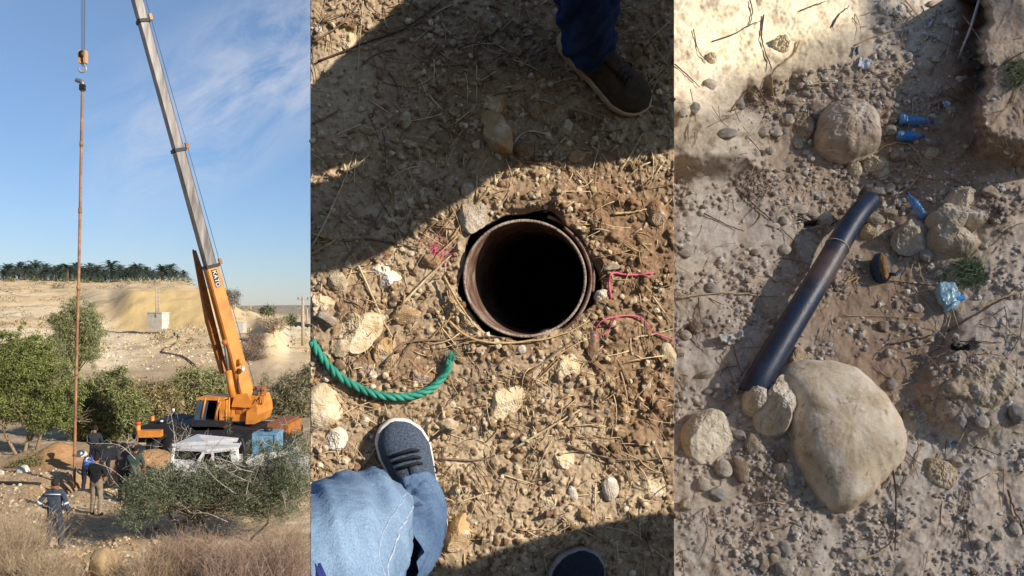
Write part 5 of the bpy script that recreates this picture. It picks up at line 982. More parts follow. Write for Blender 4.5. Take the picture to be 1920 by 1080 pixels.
for k in range(4):
    tb, fb = palm_meshes(50+k, [3.2, 3.8, 2.7, 3.4][k]); t_ = tb.build('trunk', M_PTR, None, smooth=True); f_ = fb.build('fronds', M_FROND, None); pal.append((t_.data, f_.data)); bpy.data.objects.remove(t_); bpy.data.objects.remove(f_)
PLP = [(16,.95),(38,1.0),(4,.75),(60,.9),(76,.75),(88,.85),(97,.7),(113,.85),(125,.95),(133,.85),(162,.95),(173,1),(178,.95),(190,.85),(210,1.05),(222,.85),(243,1.0),(259,.95),(274,.9),(289,.95),(300,.85),(308,.95),(320,.95),(329,.9),(341,.85),(48,.8),(152,.8),(199,.8),(234,.8),(27,.8)]
ORD = ['first', 'second', 'third', 'fourth', 'fifth', 'sixth', 'seventh', 'eighth', 'ninth', 'tenth', 'eleventh', 'twelfth', 'thirteenth', 'fourteenth', 'fifteenth', 'sixteenth', 'seventeenth', 'eighteenth', 'nineteenth', 'twentieth', 'twenty-first']
PLP += [(10,.8),(67,.9),(82,.8),(105,.85),(119,.8),(140,.85),(145,.75),(168,.85),(184,.9),(216,.85),(251,.85),(266,.85)]
PLP.sort(); rpl = np.random.RandomState(6); PLP = [(px_+rpl.uniform(-3, 3), s0_*rpl.uniform(.82, 1.22)) for px_, s0_ in PLP]
for k, (px, s_) in enumerate(PLP):
    D = 232+((k*37) % 23)*1.5; base = G(px, D); pl_ = 'far left end' if px < 25 else 'left part' if px < 140 else 'middle part' if px < 235 else 'right part'
    E = empty('date_palm', None, None, base, 'date palms on the skyline'); tr, fr = pal[k % 4]; a = ob('trunk', tr, E); c = ob('fronds', fr, E); E.rotation_euler = (.05*math.sin(k*3.), .06*math.cos(k*2.), k*1.7); E.scale = (s_*1.2, s_*1.2, s_*(.86+.26*((k*7) % 5)/5))
    tag(E, '%s date palm of the skyline row, counted from its %s end' % (ORD[k] if k < 21 else ORD[41-k], 'left' if k < 21 else 'right'), 'palm tree')
for k, (px, D, s_) in enumerate([(67,228,10),(114,225,12),(163,225,14),(190,230,8),(243,228,8),(349,205,12),(107,190,14),(16,215,8),(272,228,6)]):
    base = G(px, D); kk = D/F; plant('shrub', ['low green palm shrub', 'grey-green shrub', 'round dark shrub'][k % 3]+' on the hill near photo column %s' % ['one', 'two', 'three', 'four', 'five', 'six', 'seven', 'eight', 'nine'][k] if False else ['low dark shrub under the left palms', 'low palm shrub under the left middle palms', 'largest low palm shrub under the middle palms', 'small shrub beside the drop pipe on the hill', 'small shrub under the right palms', 'lone round shrub on the right shoulder of the hill', 'green flat shrub on the open sand slope', 'tiny shrub at the far left of the hill', 'tiny shrub at the foot of the right palms'][k], 'shrub', base, [(base[0], base[1], base[2]+s_*.3*kk, s_*kk, s_*kk, s_*.5*kk)], 260, (.5, .12), OLV+GRN[:2], 300+k, tr=.04, branches=4, per=14, crown='foliage', trunk='stem')
# scrub dots on the slopes: nobody could count them
b = MB(); r = np.random.RandomState(8)
for k in range(700):
    D = r.choice([r.uniform(95, 225), r.uniform(260, 1200)], p=[.6, .4]); px = r.uniform(-60, 600)
    if D > 240 and px < 430: continue
    if 205 < px < 415 and 118 < D < 152: continue
    p = G(px, D); s_ = r.uniform(.25, .9)*(1+D/500); n = 16; C = p+r.normal(size=(n, 3))*[s_*.5, s_*.5, s_*.2]+[0, 0, s_*.25]; leaves(b, C, n, s_*.5, s_*.2, BRN+DRY[:2], k, -.5)
o = b.build('scrub', M_LEAF, None, G(200, 150)); tag(o, 'dry scrub dotted over the slopes and the far plain', 'scrub', None, 'stuff')
# trees and bushes of the valley, back to front
plant('bush', 'big grey thorn bush on the crest right behind the crane boom', 'bush', G(431, 146), [bl(431,560,146,20,17), bl(424,553,146,10,8), bl(440,566,146,10,9)], 2200, (.5, .07), ['#7d776b', '#6c675c', '#8e8778'], 21, tr=.12, branches=30, clump=.14)
plant('bush', 'beige dry bush beside the track at the right', 'bush', G(516, 108), [bl(516,606,108,23,14), bl(508,610,108,12,9)], 2400, (.4, .05), ['#a39177', '#8f7f67', '#b3a185'], 22, tr=.05, branches=20)
plant('bush', 'dark green bush far behind the beige bush', 'bush', G(503, 190), [bl(502,582,190,12,8), bl(494,585,190,9,5)], 800, (.8, .16), OLV, 23, tr=.08)
plant('tree', 'small dark green tree by the parked vehicles', 'tree', G(544, 175), [bl(545,598,175,11,9), bl(538,600,175,8,7)], 900, (.7, .16), OLV, 24, tr=.1)
plant('bush', 'reddish leafless bush just right of the crane boom', 'bush', G(472, 84), [bl(474,665,84,27,32), bl(466,685,84,22,20), bl(484,640,84,14,14)], 5200, (.5, .028), ['#8e7666', '#7d6657', '#a08a78', '#6c564a'], 25, tr=.05, trunks=3, branches=50, droop=-.8, spread=.5)
plant('bush', 'olive bush behind the crane cab between boom and sand slope', 'bush', G(370, 44), [bl(372,738,44,66,40), bl(330,750,44,34,34), bl(410,730,44,34,40), bl(360,712,44,36,24), bl(395,770,44,50,26), bl(340,780,44,40,26)], 15000, (.3, .045), ['#8b8a58', '#7b7a4c', '#9a9866', '#6d6b44', '#8f8460'], 26, tr=.06, trunks=3, branches=30, spread=.8, clump=.13)
plant('bush', 'rounded brown bush between the green ones', 'bush', G(290, 41), [bl(292,762,41,45,42), bl(262,740,41,36,34), bl(310,790,41,38,26), bl(300,725,41,24,18)], 12000, (.26, .04), BRN+['#a0895a', '#8f7a4d'], 27, tr=.05, trunks=2, branches=20, clump=.13)
plant('bush', 'leafy green bush in the middle behind the workers', 'bush', G(210, 38), [bl(212,775,38,52,52), bl(175,750,38,34,38), bl(244,775,38,32,50), bl(200,722,38,34,28), bl(225,710,38,22,22), bl(150,775,38,30,40)], 22000, (.22, .045), GRN+BRN[:2], 28, tr=.06, trunks=3, branches=30, spread=.6, clump=.14)
plant('bush', 'grey-green bush at the right under the far track', 'bush', G(548, 46), [bl(552,745,46,44,42), bl(512,755,46,30,34), bl(578,705,46,24,28), bl(540,775,46,46,24), bl(500,715,46,12,20)], 13000, (.3, .04), ['#857b62', '#756c54', '#94896d', '#7d7e58'], 29, tr=.05, trunks=3, branches=30, spread=.7)
plant('tree', 'tall feathery tree standing behind the drop pipe', 'tree', G(148, 56), [bl(148,575,56,28,20), bl(150,605,56,40,28), bl(180,615,56,22,30), bl(125,610,56,30,32), bl(140,650,56,46,36), bl(105,600,56,18,16), bl(176,655,56,14,40), bl(188,600,56,9,16), bl(150,556,56,10,8), bl(120,575,56,10,12), bl(192,630,56,7,14)], 21000, (.22, .035), ['#858a5c', '#767a4e', '#949768', '#66693f', '#8d8360'], 30, tr=.14, branches=60, clump=.13, droop=1.2)
plant('tree', 'broad bright green tree on the left with several pale trunks', 'tree', G(42, 34), [bl(45,690,34,58,48), bl(-10,700,34,50,64), bl(100,715,34,34,46), bl(66,645,34,30,22), bl(20,750,34,60,40), bl(85,775,34,48,32), bl(-40,690,34,50,60), bl(128,765,34,22,44), bl(22,640,34,26,24), bl(92,660,34,14,20), bl(135,700,34,16,22), bl(5,625,34,12,12), bl(150,730,34,16,30), bl(80,640,34,10,14), bl(40,612,34,9,10)], 84000, (.14, .03), ['#767d40', '#666d38', '#858a4b', '#50562e', '#8f9058'], 31, tr=.07, trunks=5, bark=M_BARKP, branches=16, spread=.4, clump=.12, droop=.5)
plant('bush', 'green weeds beside the white bag on the dug soil', 'bush', G(70, 31.5), [bl(62,868,31.5,24,18), bl(40,885,31.5,22,14)], 2200, (.14, .022), BRN+GRN[:2], 32, tr=.02, branches=20, trunk='stem', crown='foliage')
plant('bush', 'pale dry bush hanging under the green one behind the workers', 'bush', G(165, 38), [bl(165,812,38,32,24), bl(205,815,38,26,16)], 6000, (.26, .018), ['#a69a68', '#b8a878', '#8d8a55', '#c4b488'], 33, tr=.03, branches=20, droop=-1)
# dry grass in front
M_DRYG = mat('dry_grass', (1,1,1), (.8,.78,.75), 30, .9, attr=True)
def dry_clump(px, py, D, w, h, n, label, seed, cols=DRY, th=.0042, cat='dry grass'):
    r = np.random.RandomState(seed); b = MB(); p0 = np.array([(px-CX)/F*D, D, float(ground_z(px, D, True))]); k_ = D/F; zt = z_of(D, py-h)-p0[2]
    for k in range(n):
        s = p0+np.array([r.normal()*w*k_*.42, r.normal()*.35, -.03]); tilt = r.normal(size=2)*.28; L = zt*r.uniform(.35, 1.08)*math.exp(-((s[0]-p0[0])/(w*k_))**2*.6); e = s+np.array([tilt[0]*L*1.4, tilt[1]*L, L]); m = (s+e)/2+r.normal(size=3)*.07*L-np.array([tilt[0]*L*.3, 0, 0])
        Q = smooth_line([s, m, e], 5); c = np.array(lin(cols[r.randint(len(cols))]))*r.uniform(.8, 1.15); b.add(*tube(Q, np.linspace(th, th*.35, 5), 3, False), c)
        for t_ in range(3):
            a = Q[r.randint(2, 5)]; b.add(*tube(np.array([a, a+r.normal(size=3)*[.06, .06, .05]+[0, 0, .05]]), [th*.6, th*.3], 3, False), c)
    o = b.build('dry_grass_clump', M_DRYG, None, p0, True); tag(o, label, cat); return o
dry_clump(28, 1020, 18.0, 60, 56, 1300, 'big clump of dry straw grass in the lower left corner', 41); dry_clump(95, 1075, 16.9, 55, 44, 800, 'lower dry grass clump left of the earth block', 42); dry_clump(-5, 965, 20.0, 34, 34, 420, 'dry grass at the left edge above the corner clump', 43)
dry_clump(350, 1050, 17.6, 90, 50, 1800, 'wide dry grass clump at the bottom under the big shrub', 44, ['#a08872', '#8f7763', '#b59e86', '#7b6656']); dry_clump(520, 1055, 17.3, 66, 60, 1000, 'twiggy dry grass clump in the bottom right of the valley', 45, ['#9c8573', '#86705f', '#b09a86', '#6f5b4d']); dry_clump(285, 1065, 17.0, 50, 40, 700, 'low dry grass clump right of the earth block', 46)
dry_clump(440, 1060, 16.8, 60, 45, 700, 'low dry grass tuft at the bottom under the shrub', 47, ['#9c8573', '#86705f', '#b09a86'])
# big shrub in front of the crane
SH = plant('large_shrub', 'large dark shrub with bare whitish twigs in front of the truck', 'shrub', G(400, 21.6), [bl(400,918,21.6,85,46), bl(290,920,21,62,48), bl(500,915,21.6,78,58), bl(350,908,21.6,60,24), bl(450,895,21.6,56,26), bl(545,890,21.2,44,52), bl(260,960,20.6,44,26), bl(560,835,21.8,30,26), bl(235,930,21.2,26,24), bl(330,868,21.8,20,20), bl(375,880,21.4,30,18), bl(510,838,21.8,26,16), bl(550,815,21.9,16,18), bl(425,850,21.6,16,14), bl(470,865,21.6,22,18), bl(430,790,21.8,13,26), bl(300,900,21.6,40,24), bl(400,872,21.6,12,10), bl(520,850,21.6,34,18), bl(480,835,21.7,16,22), bl(345,860,21.6,14,14)], 58000, (.10, .015), ['#626950', '#555c46', '#70765b', '#484e3b', '#80825f'], 51, tr=.03, trunks=6, bark=M_BARK, branches=40, spread=.35, clump=.13, droop=.1)
M_BONE = mat('bleached_twig', '#c2b8aa', '#9a8e80', 20, .9); r = np.random.RandomState(52)
for k in range(64):
    a = at(r.uniform(235, 575), r.uniform(835, 985), 21.2+r.normal()*.5); d = np.array([r.normal()*.8-.15, -.3, abs(r.normal())*.7+.15]); L = r.uniform(.4, 1.1); d = unit(d); Q = smooth_line([a, a+d*L*.5+r.normal(size=3)*.07, a+d*L+r.normal(size=3)*.1], 7)
    b = MB(); b.add(*tube(Q, np.linspace(.009, .003, 7), 4, False))
    for m in range(5): s_ = Q[r.randint(2, 7)]; b.add(*tube(smooth_line([s_, s_+unit(d+r.normal(size=3)*.8)*.15, s_+unit(d+r.normal(size=3)*.8)*.3], 5), np.linspace(.005, .002, 5), 3, False))
    b.build('bare_twig', M_BONE, SH, smooth=True)
for k, pts in enumerate([[(0,975),(60,940),(120,930),(165,925)], [(228,985),(222,960),(235,925),(262,900)], [(640,1005),(690,1040),(765,1075)]][:2]):
    pass
# ------------------------------------------------------------------ things on the slope
M_CONC = mat('concrete', '#c9c2b4', '#aaa294', 1.5, .9, .4, 20); M_POLE = mat('pole_wood', '#b3a48c', '#8b7c66', 6, .9)
def block(px0, px1, py0, py1, D, dep, label, rz=0):
    c = at((px0+px1)/2, (py0+py1)/2, D); w = (px1-px0)*D/F; h = (py1-py0)*D/F; E = empty('concrete_block', label, 'concrete block', (c[0], D, c[2]-h/2)); R = rotm((0, 0, 1), rz)
    MB().add(*box(c+[0, dep/2, 0], (w, dep, h), R)).build('block_body', M_CONC, E); MB().add(*box(c+[0, dep/2, h/2+.06], (w+.12, dep+.12, .12), R)).build('coping', M_CONC, E); return E
block(276, 308, 587, 617, 118, 1.6, 'pale concrete block with two poles on the sand slope', -.25); block(434, 455, 605, 625, 122, 1.8, 'small pale concrete box right behind the orange boom')
def pole(px, py0, py1, D, r, label, arms=True, ins=True):
    a, t = at(px, py1, D), at(px, py0, D); E = empty('utility_pole', label, 'utility pole', a); MB().add(*tube(np.array([a-[0, 0, .5], t]), [r*1.2, r*.8], 8)).build('shaft', M_POLE, E, smooth=True)
    if arms:
        for dz in (.4, 1.5)[:2 if ins else 1]:
            w = 1.5 if ins else .9; MB().add(*box(t-[0, 0, dz*(D/110)], (w*D/110, .12, .12))).build('crossarm', M_POLE, E)
            if ins: 
                for sx_ in (-.62, 0, .62): MB().add(*tube(np.array([t-[sx_*D/110, 0, dz*(D/110)-.06], t-[sx_*D/110, 0, dz*(D/110)-.32]]), .07, 6)).build('insulator', mat('porcelain', '#5b4a42', '#3e322c', 9, .4), E)
    return E
for px in (293, 297.5): pole(px, 543, 588, 118, .11, 'left pole standing on the concrete block' if px < 295 else 'right pole standing on the concrete block', px > 295, False)
pole(568, 556, 641, 112, .2, 'nearest utility pole at the right of the valley'); pole(576, 575, 606, 190, .2, 'thin pole right of the nearest utility pole', False); pole(565.5, 575, 602, 230, .2, 'thin far pole just left of the nearest utility pole', False); pole(470, 568, 584, 260, .2, 'far utility pole standing beside the rocky crest', True, False)
M_VEH = mat('dark_vehicle_paint', '#23303a', '#1a242c', 3, .4); M_GLS = mat('dark_glass', '#101820', '#0b1117', 3, .1, spec=.8); M_TYRE = mat('tyre_rubber', '#1b1a19', '#121110', 20, .9)
def far_car(px, py, D, w, label, truck=False):
    c = at(px, py, D); k = w*D/F; E = empty('parked_truck' if truck else 'parked_car', label, 'truck' if truck else 'car', c); h = k*.34
    f = lambda x, y, z: (c[0]+x*k, c[1]+y, c[2]+z*k)
    MB().add(*prism([(-.5,.1),(.5,.1),(.5,.28),(.42,.3),(.3,.46),(-.2,.48),(-.42,.3),(-.5,.28)] if not truck else [(-.5,.14),(.5,.14),(.5,.52),(.02,.52),(0,.48),(-.1,.55),(-.36,.53),(-.44,.34),(-.5,.32)], -.9, .9, f)).build('body', M_VEH, E)
    for sg in ((-.36, -.02),) if truck else ((-.34, .0), (.04, .3)): MB().add(*prism([(sg[0], .31), (sg[1]-.1, .31), (sg[1]-.12, .43), (sg[0]+.08, .43)], -.93, -.9, f)).build('window', M_GLS, E)
    for sx_ in (-.3, .3): MB().add(*tube(np.array([f(sx_, -.95, .1), f(sx_, -.6, .1)]), .1*k, 14)).build('wheel', M_TYRE, E, smooth=True)
far_car(562, 613, 150, 17, 'dark parked truck by the track at the right', True); far_car(574, 614, 146, 14, 'dark parked car right of the truck, cut by the edge of the valley')
M_HOSE = mat('brown_hose', '#6f5a45', '#4d3e30', 9, .8); hp = smooth_line([G(327, 116)+[0, 0, .1], G(336, 110)+[0, 0, .1], G(330, 104)+[0, 0, .1], G(303, 96)+[0, 0, .1], G(325, 90)+[0, 0, .1], G(350, 84)+[0, 0, .1], G(368, 78)+[0, 0, .1]], 60); hp[:, 2] = [float(ground_z(CX+p[0]/p[1]*F, p[1]))+.1 for p in hp]
o = MB().add(*tube(hp, .075, 6)).build('hose', M_HOSE, None, hp[0], True); tag(o, 'long brown hose winding down the slope below the concrete block', 'hose')
b = MB(); hp = smooth_line([G(-60, 28.4), G(20, 28.2), G(76, 28.3)], 20)+[0, 0, .06]; o = b.add(*tube(hp, .06, 8)).build('pipe', M_HOSE if False else mat('dark_pipe', '#2b2624', '#1d1918', 9, .7), None, hp[0], True); tag(o, 'dark pipe lying on the ground behind the man in coveralls', 'pipe')
M_BAG = mat('white_sack', '#d8d4cb', '#b5afa4', 4, .8, .5, 20)
def lump(px, py, D, sx, sz, m_, name, label, cat, seed=1, sub_=3):
    V, Fc = rock_shape(seed, 'angular', sub_); p = G(px, D); o = MB().add(V*np.array([sx, sx*.7, sz])+p+[0, 0, sz*.5], [Fc]).build(name, m_, None, p, True); tag(o, label, cat); return o
o = lump(148, 0, 31, .24, .13, M_BAG, 'sack', 'white sack lying behind the crouching workers', 'sack', 2); o.location.z += .45
lump(45, 0, 30.4, .26, .16, mat('white_stone', '#cfc6b4', '#aca08b', 5, .9), 'stone', 'white square stone on the left of the dug soil', 'stone', 4); lump(2, 0, 29.8, .14, .12, MATS['white_stone'], 'stone', 'white stone at the far left edge of the valley', 'stone', 5)
lump(196, 0, 17.6, .36, .42, mat('earth_clod', '#a8906c', '#87704f', 6, .95, .8, 30), 'earth_block', 'big block of yellowish earth standing at the bottom beside a shadow', 'earth block', 7, 4)

# ------------------------------------------------------------------ drop pipe and hook
M_DP = mat('rusty_pipe', '#a07a55', '#6e4c38', 3, .75, .3, 30, col3='#8a6447'); M_DPG = mat('galvanised', '#8e8c88', '#5d5754', 6, .5, metal=.5)
DP = empty('drop_pipe', 'very long rusty pipe hanging from the crane hook into the pit', 'pipe', at(139, 905, 28.6)); D = 28.6
MB().add(*tube(smooth_line([at(139, 915, D), at(143, 700, D), at(148.5, 480, D), at(152, 300, D), at(154.5, 170, D)], 40), .045, 12)).build('pipe_wall', M_DP, DP, smooth=True)
for py in (850, 700, 540, 395, 270): x = float(np.interp(py, [170, 300, 480, 700, 915], [154.5, 152, 148.5, 143, 139])); MB().add(*tube(np.array([at(x, py+5, D), at(x, py-5, D)]), .058, 12)).build('pipe_coupling', M_DP, DP, smooth=True)
MB().add(*tube(smooth_line([at(154.5, 172, D), at(155, 158, D), at(152, 153, D), at(143, 150, D)], 12), [.06]*4+[.075]*8, 12)).build('elbow', M_DPG, DP, smooth=True)
MB().add(*box(at(154.5, 164, D), (.16, .14, .2))).build('clamp', mat('dark_steel', '#3a3432', '#272220', 9, .5, metal=.4), DP)
HK = empty('hook_block', 'small tan and red crane hook block hanging on thin ropes', 'hook block', at(156, 96, D)); M_TAN = mat('tan_paint', '#c79d6c', '#a67d50', 8, .6)
for sg, px in ((-1, 151), (1, 160.5)): MB().add(*box(at(px, 107, D)+[0, 0, 0], (.07, .2, .42))).build('cheek_plate', M_TAN, HK)
MB().add(*box(at(155.8, 109, D), (.12, .16, .2))).build('weight', mat('dark_red_paint', '#5a2620', '#3e1b17', 8, .6), HK); MB().add(*tube(np.array([at(152, 103, D), at(159.5, 103, D)]), .15, 20)).build('sheave', MATS['dark_steel'], HK, smooth=True)
a_ = np.linspace(-2.4, 2.2, 24); hc = at(155, 129, D); MB().add(*tube(np.array([at(156, 116, D)]+[hc+.115*np.array([math.cos(t), 0, math.sin(t)]) for t in np.radians(np.linspace(95, -200, 24))]), [.032]*18+[.04, .04, .036, .03, .024, .018, .01], 10)).build('hook', mat('worn_steel', '#b5ab9c', '#877d70', 8, .5, metal=.3), HK, smooth=True)
# ------------------------------------------------------------------ crane
DC = 33.0; kC = DC/F; M_OR = mat('orange_paint', '#cf8634', '#a96a2c', 2.2, .5, .1, 20, spec=.4, col3='#c47d31', detail=12); M_ORD = mat('dirty_orange', '#b06a28', '#7d4a22', 4, .6); M_SIL = mat('boom_grey_steel', '#86807a', '#4a443f', 1.6, .5, .1, 9, metal=.3, stretch=(4, 4, .5), col3='#6b655f', detail=10); M_DK = mat('black_steel', '#26262a', '#18181b', 8, .6)
M_WHT = mat('white_paint', '#d9d7d2', '#c2bfb9', 3, .4); M_LET = mat('letter_white', '#e8e6e0', '#dcd9d2', 3, .6)
CR = empty('crane', 'orange mobile crane with a tall telescopic boom, cab turned left', 'crane', at(450, 850, DC)); rC = rotm((0, 0, 1), math.radians(0))
def ctr(py): return float(np.interp(py, [-360, 0, 255, 475, 600, 740], [158, 257, 326, 386.5, 422, 462]))
P0, P1 = at(ctr(745), 745, DC), at(ctr(-330), -330, DC-3.0); ax = unit(P1-P0); sxv = unit(np.cross(ax, [0, 1, 0])); syv = np.cross(sxv, ax)
if sxv[0] < 0: sxv = -sxv
def boomP(py): t = (745-py)/(745+330.); return P0+(P1-P0)*t
def sect(py0, py1, w0, w1, m_, name, dx=0, ch=.22, dep=1.25):
    A = boomP(py0)+sxv*dx; B_ = boomP(py1)+sxv*dx; rot = math.radians(33); V = []
    for P, w in ((A, w0), (B_, w1)):
        h = w/2; hd = h*dep; pr = [(-h+ch*h, -hd), (h-ch*h, -hd), (h, -hd+ch*h), (h, hd-ch*h*1.5), (h-ch*h*1.5, hd), (-h+ch*h*1.5, hd), (-h, hd-ch*h*1.5), (-h, -hd+ch*h)]
        for x, y in pr: xx = x*math.cos(rot)-y*math.sin(rot); yy = x*math.sin(rot)+y*math.cos(rot); V.append(P+sxv*xx*.86+syv*yy*.86*(-1 if np.dot(syv, [0, 1, 0]) < 0 else 1))
    V += [A, B_]; n = 8; j = np.arange(n); k = (j+1) % n; q = np.stack([j, k, n+k, n+j], -1); t = np.concatenate([np.stack([np.full(n, 2*n), k, j], -1), np.stack([np.full(n, 2*n+1), n+j, n+k], -1)]); return MB().add(np.array(V), [q, t]).build(name, m_, CR)
sect(748, 478, .62, .55, M_OR, 'boom_base'); sect(478, 258, .47, .46, M_SIL, 'boom_section'); sect(258, -60, .41, .40, M_SIL, 'boom_section'); sect(-60, -325, .34, .32, M_SIL, 'boom_section'); sect(-322, -345, .5, .5, M_OR, 'boom_head', dx=-.15)
for py, w in ((481, .66), (257, .56), (18, .50)): sect(py+3, py-3, w*.99, w*.99, M_DK, 'boom_collar'); sect(py, py-11, .13, .13, M_OR if py < 100 else M_ORD, 'collar_bracket', dx=w*.62)
for a_, w in ((.30, 0), ): MB().add(*tube(np.array([boomP(745)+sxv*.42, boomP(255)+sxv*.36, boomP(-325)+sxv*.25]), .011, 4)).build('hoist_rope', M_DK, CR)
for k, dx in enumerate((-4.0, -1.5, 1.5, 3.2)): MB().add(*tube(np.array([at(156+dx*.8, 100, D), at(156+dx*1.5+1, -335, D+.5)]), .009, 4)).build('hoist_rope', M_DK, CR)
# lettering plate on the lit face of the boom base
def boom_face(py, s, lift):   # point on the camera-facing lit face
    return boomP(py)+fdir*s+fn*lift
rot = math.radians(33); sgn = -1 if np.dot(syv, [0, 1, 0]) < 0 else 1
fdir = unit(sxv*math.cos(rot)+syv*math.sin(rot)*sgn); fn = unit(sxv*math.sin(rot)-syv*math.cos(rot)*sgn)   # face with local y=-hd
LP = {}
hface = .55/2*1.25*.86+.006
V = [boom_face(py, s, hface+l) for l in (0, .012) for py, s in ((522, -.09), (522, .11), (488, .11), (488, -.09))]
MB().add(np.array(V), [np.array([[0,1,2,3],[4,5,6,7],[0,1,5,4],[1,2,6,5],[2,3,7,6],[3,0,4,7]])]).build('name_plate', M_DK, CR)
ST5 = {'K': [((0,0),(0,1)), ((.95,1),(0,.45)), ((.25,.6),(1,0))], 'A': [((0,0),(.5,1)), ((.5,1),(1,0)), ((.2,.38),(.8,.38))], 'T': [((.5,0),(.5,1)), ((0,1),(1,1))], 'O': [((0,.15),(0,.85)), ((0,.85),(.2,1)), ((.2,1),(.8,1)), ((.8,1),(1,.85)), ((1,.85),(1,.15)), ((1,.15),(.8,0)), ((.8,0),(.2,0)), ((.2,0),(0,.15))]}
for k, ch_ in enumerate('KATO'):
    b = MB(); py_a = 491+k*7.7; hh_ = 6.0
    for (x0, y0), (x1, y1) in ST5[ch_]:
        f_ = lambda x, y: boom_face(py_a+(x)*hh_, -.06+.14*y, hface+.018); b.add(*tube(np.array([f_(x0, y0), f_(x1, y1)]), .0135, 5))
    b.build('letter', M_LET, CR)
# jib stowed along the left of the boom, lift cylinder
def bar(name, pts, r, m_, sides=8): return MB().add(*tube(np.array(pts), r, sides)).build(name, m_, CR, smooth=True)
for s in ((0, 0), (1, .2), (2, .42)):
    pass
V, Fs = tube(np.array([at(364, 470, DC-.3), at(372, 500, DC-.3), at(393, 600, DC-.3), at(420, 700, DC-.3)]), [.08, .13, .19, .16], 4); MB().add(V, Fs).build('jib', M_ORD, CR)
bar('jib_chord', [at(362, 468, DC-.5), at(375, 535, DC-.5), at(408, 668, DC-.5)], .035, M_ORD); bar('jib_chord', [at(366, 470, DC-.1), at(380, 520, DC-.1), at(404, 620, DC-.1)], .03, M_DK)
for t_ in np.linspace(.1, .9, 8): a = np.array(at(362, 468, DC-.5))*(1-t_)+np.array(at(408, 668, DC-.5))*t_; bar('jib_brace', [a, a+np.array([.14+.05*t_, .1, -.18])], .018, M_ORD, 5)
bar('cylinder_rod', [at(421, 640, DC-.6), at(428, 695, DC-.6)], .055, M_SIL); bar('cylinder_barrel', [at(428, 695, DC-.6), at(436.5, 745, DC-.6)], .13, M_OR); bar('cylinder_pin', [at(421, 642, DC-.9), at(423, 640, DC+.2)], .11, M_ORD)
bar('work_light', [at(453, 692, DC-.6), at(458, 692, DC-.6)], .10, M_WHT, 14); bar('boom_pulley', [at(447, 679, DC-.6), at(452, 679, DC-.5)], .12, M_OR, 14); bar('boom_hook', [at(421, 599, DC-.5), at(424, 597, DC-.6), at(430, 597, DC-.6)], .03, M_ORD)
bar('hydraulic_hose', smooth_line([at(425, 605, DC-.5), at(435, 650, DC-.5), at(446, 700, DC-.5), at(446, 735, DC-.5)], 12), .02, M_DK)
# superstructure
def cbox(name, px0, px1, py0, py1, dep, y0, m_, rz=0.0, parent=None):
    c = at((px0+px1)/2, (py0+py1)/2, DC+y0); w = (px1-px0)*kC; h = (py1-py0)*kC; return MB().add(*box(c+[0, dep/2, 0], (w, dep, h), rotm((0, 0, 1), rz))).build(name, m_, parent or CR)
def cprof(name, pts, y0, y1, m_, parent=None):
    w = [(at(px, py, DC)[0], at(px, py, DC)[2]) for px, py in pts]; return MB().add(*prism(w, DC+y0, DC+y1)).build(name, m_, parent or CR)
cprof('turntable_house', [(437,788),(440,752),(452,742),(468,738),(486,742),(490,756),(488,775),(480,788)], -.3, 1.4, M_OR); cprof('counterweight', [(470,768),(488,756),(490,775),(484,792),(468,792)], -.5, 1.6, M_OR); cbox('winch_frame', 466, 490, 727, 746, .8, .1, M_ORD, .1)
cprof('boom_foot', [(441,760),(447,738),(470,735),(476,748),(468,762)], -.45, -.2, M_OR)
for k, (a, b_) in enumerate([((468,735),(495,732)), ((470,742),(494,740)), ((480,726),(484,752)), ((474,727),(472,748)), ((489,728),(490,748)), ((465,728),(478,722))]): bar('winch_pipe', [at(*a, DC-.1), at(*b_, DC-.1)], .03, M_ORD if k % 2 else M_DK, 6)
for px, py, w_, h_ in ((447, 770, 9, 12), (459, 772, 9, 14)): MB().add(*box(at(px, py, DC-.31), (w_*kC, .03, h_*kC))).build('access_door', M_ORD, CR)
for px, py in ((444, 758), (465, 765)): MB().add(*box(at(px, py, DC-.33), (5*kC, .03, 1.6*kC))).build('vent_slot', M_DK, CR)
for px in (443, 480): bar('house_handrail', [at(px, 754, DC-.4), at(px+4, 746, DC-.4), at(px+10, 747, DC-.4), at(px+11, 756, DC-.4)], .018, M_DK, 5)
bar('winch_drum', [at(474, 738, DC-.2), at(474, 738, DC+.9)], .2, M_DK, 18); cbox('tail_box', 487, 495, 743, 756, .3, -.3, M_OR)
# cab
CAB = sub('cab', CR, at(402, 800, DC-.6)); 
def cabp(name, pts, y0, y1, m_): return cprof(name, pts, y0, y1, m_, CAB)
cabp('cab_floor', [(378,800),(377,783),(436,788),(436,799)], -1.0, .35, M_OR); cabp('cab_roof', [(385,744),(388,740),(437,741),(437,746)], -1.02, .37, M_OR); cabp('cab_rear_panel', [(428,789),(428,744),(437,744),(437,790)], -1.0, .35, M_OR); cabp('cab_back', [(378,789),(386,744),(436,744),(436,790)], .3, .34, M_DK)
for p0_, p1_ in (((378,784),(386,745)), ((402,790),(411,745)), ((428,790),(430,745)), ((424,790),(424,768))):
    for yy in (-1.0,): bar('cab_pillar', [at(*p0_, DC+yy), at(*p1_, DC+yy)], .035, M_OR, 6)
V = np.array([at(378.5, 784, DC-1.0), at(386.5, 745, DC-1.0), at(386.5, 745, DC+.3), at(378.5, 784, DC+.3)]); MB().add(np.concatenate([V, V-[.02, 0, 0]]), [BOXF]).build('windscreen', M_GLS, CAB)
cabp('side_window', [(381,783),(388,747),(408,747),(401,784)], -.985, -.965, mat('blue_grey_glass', '#3c5266', '#2b3c4c', 2, .08, spec=.9)); cabp('seat', [(412,788),(412,768),(416,758),(424,758),(424,788)], -.6, -.1, M_DK)
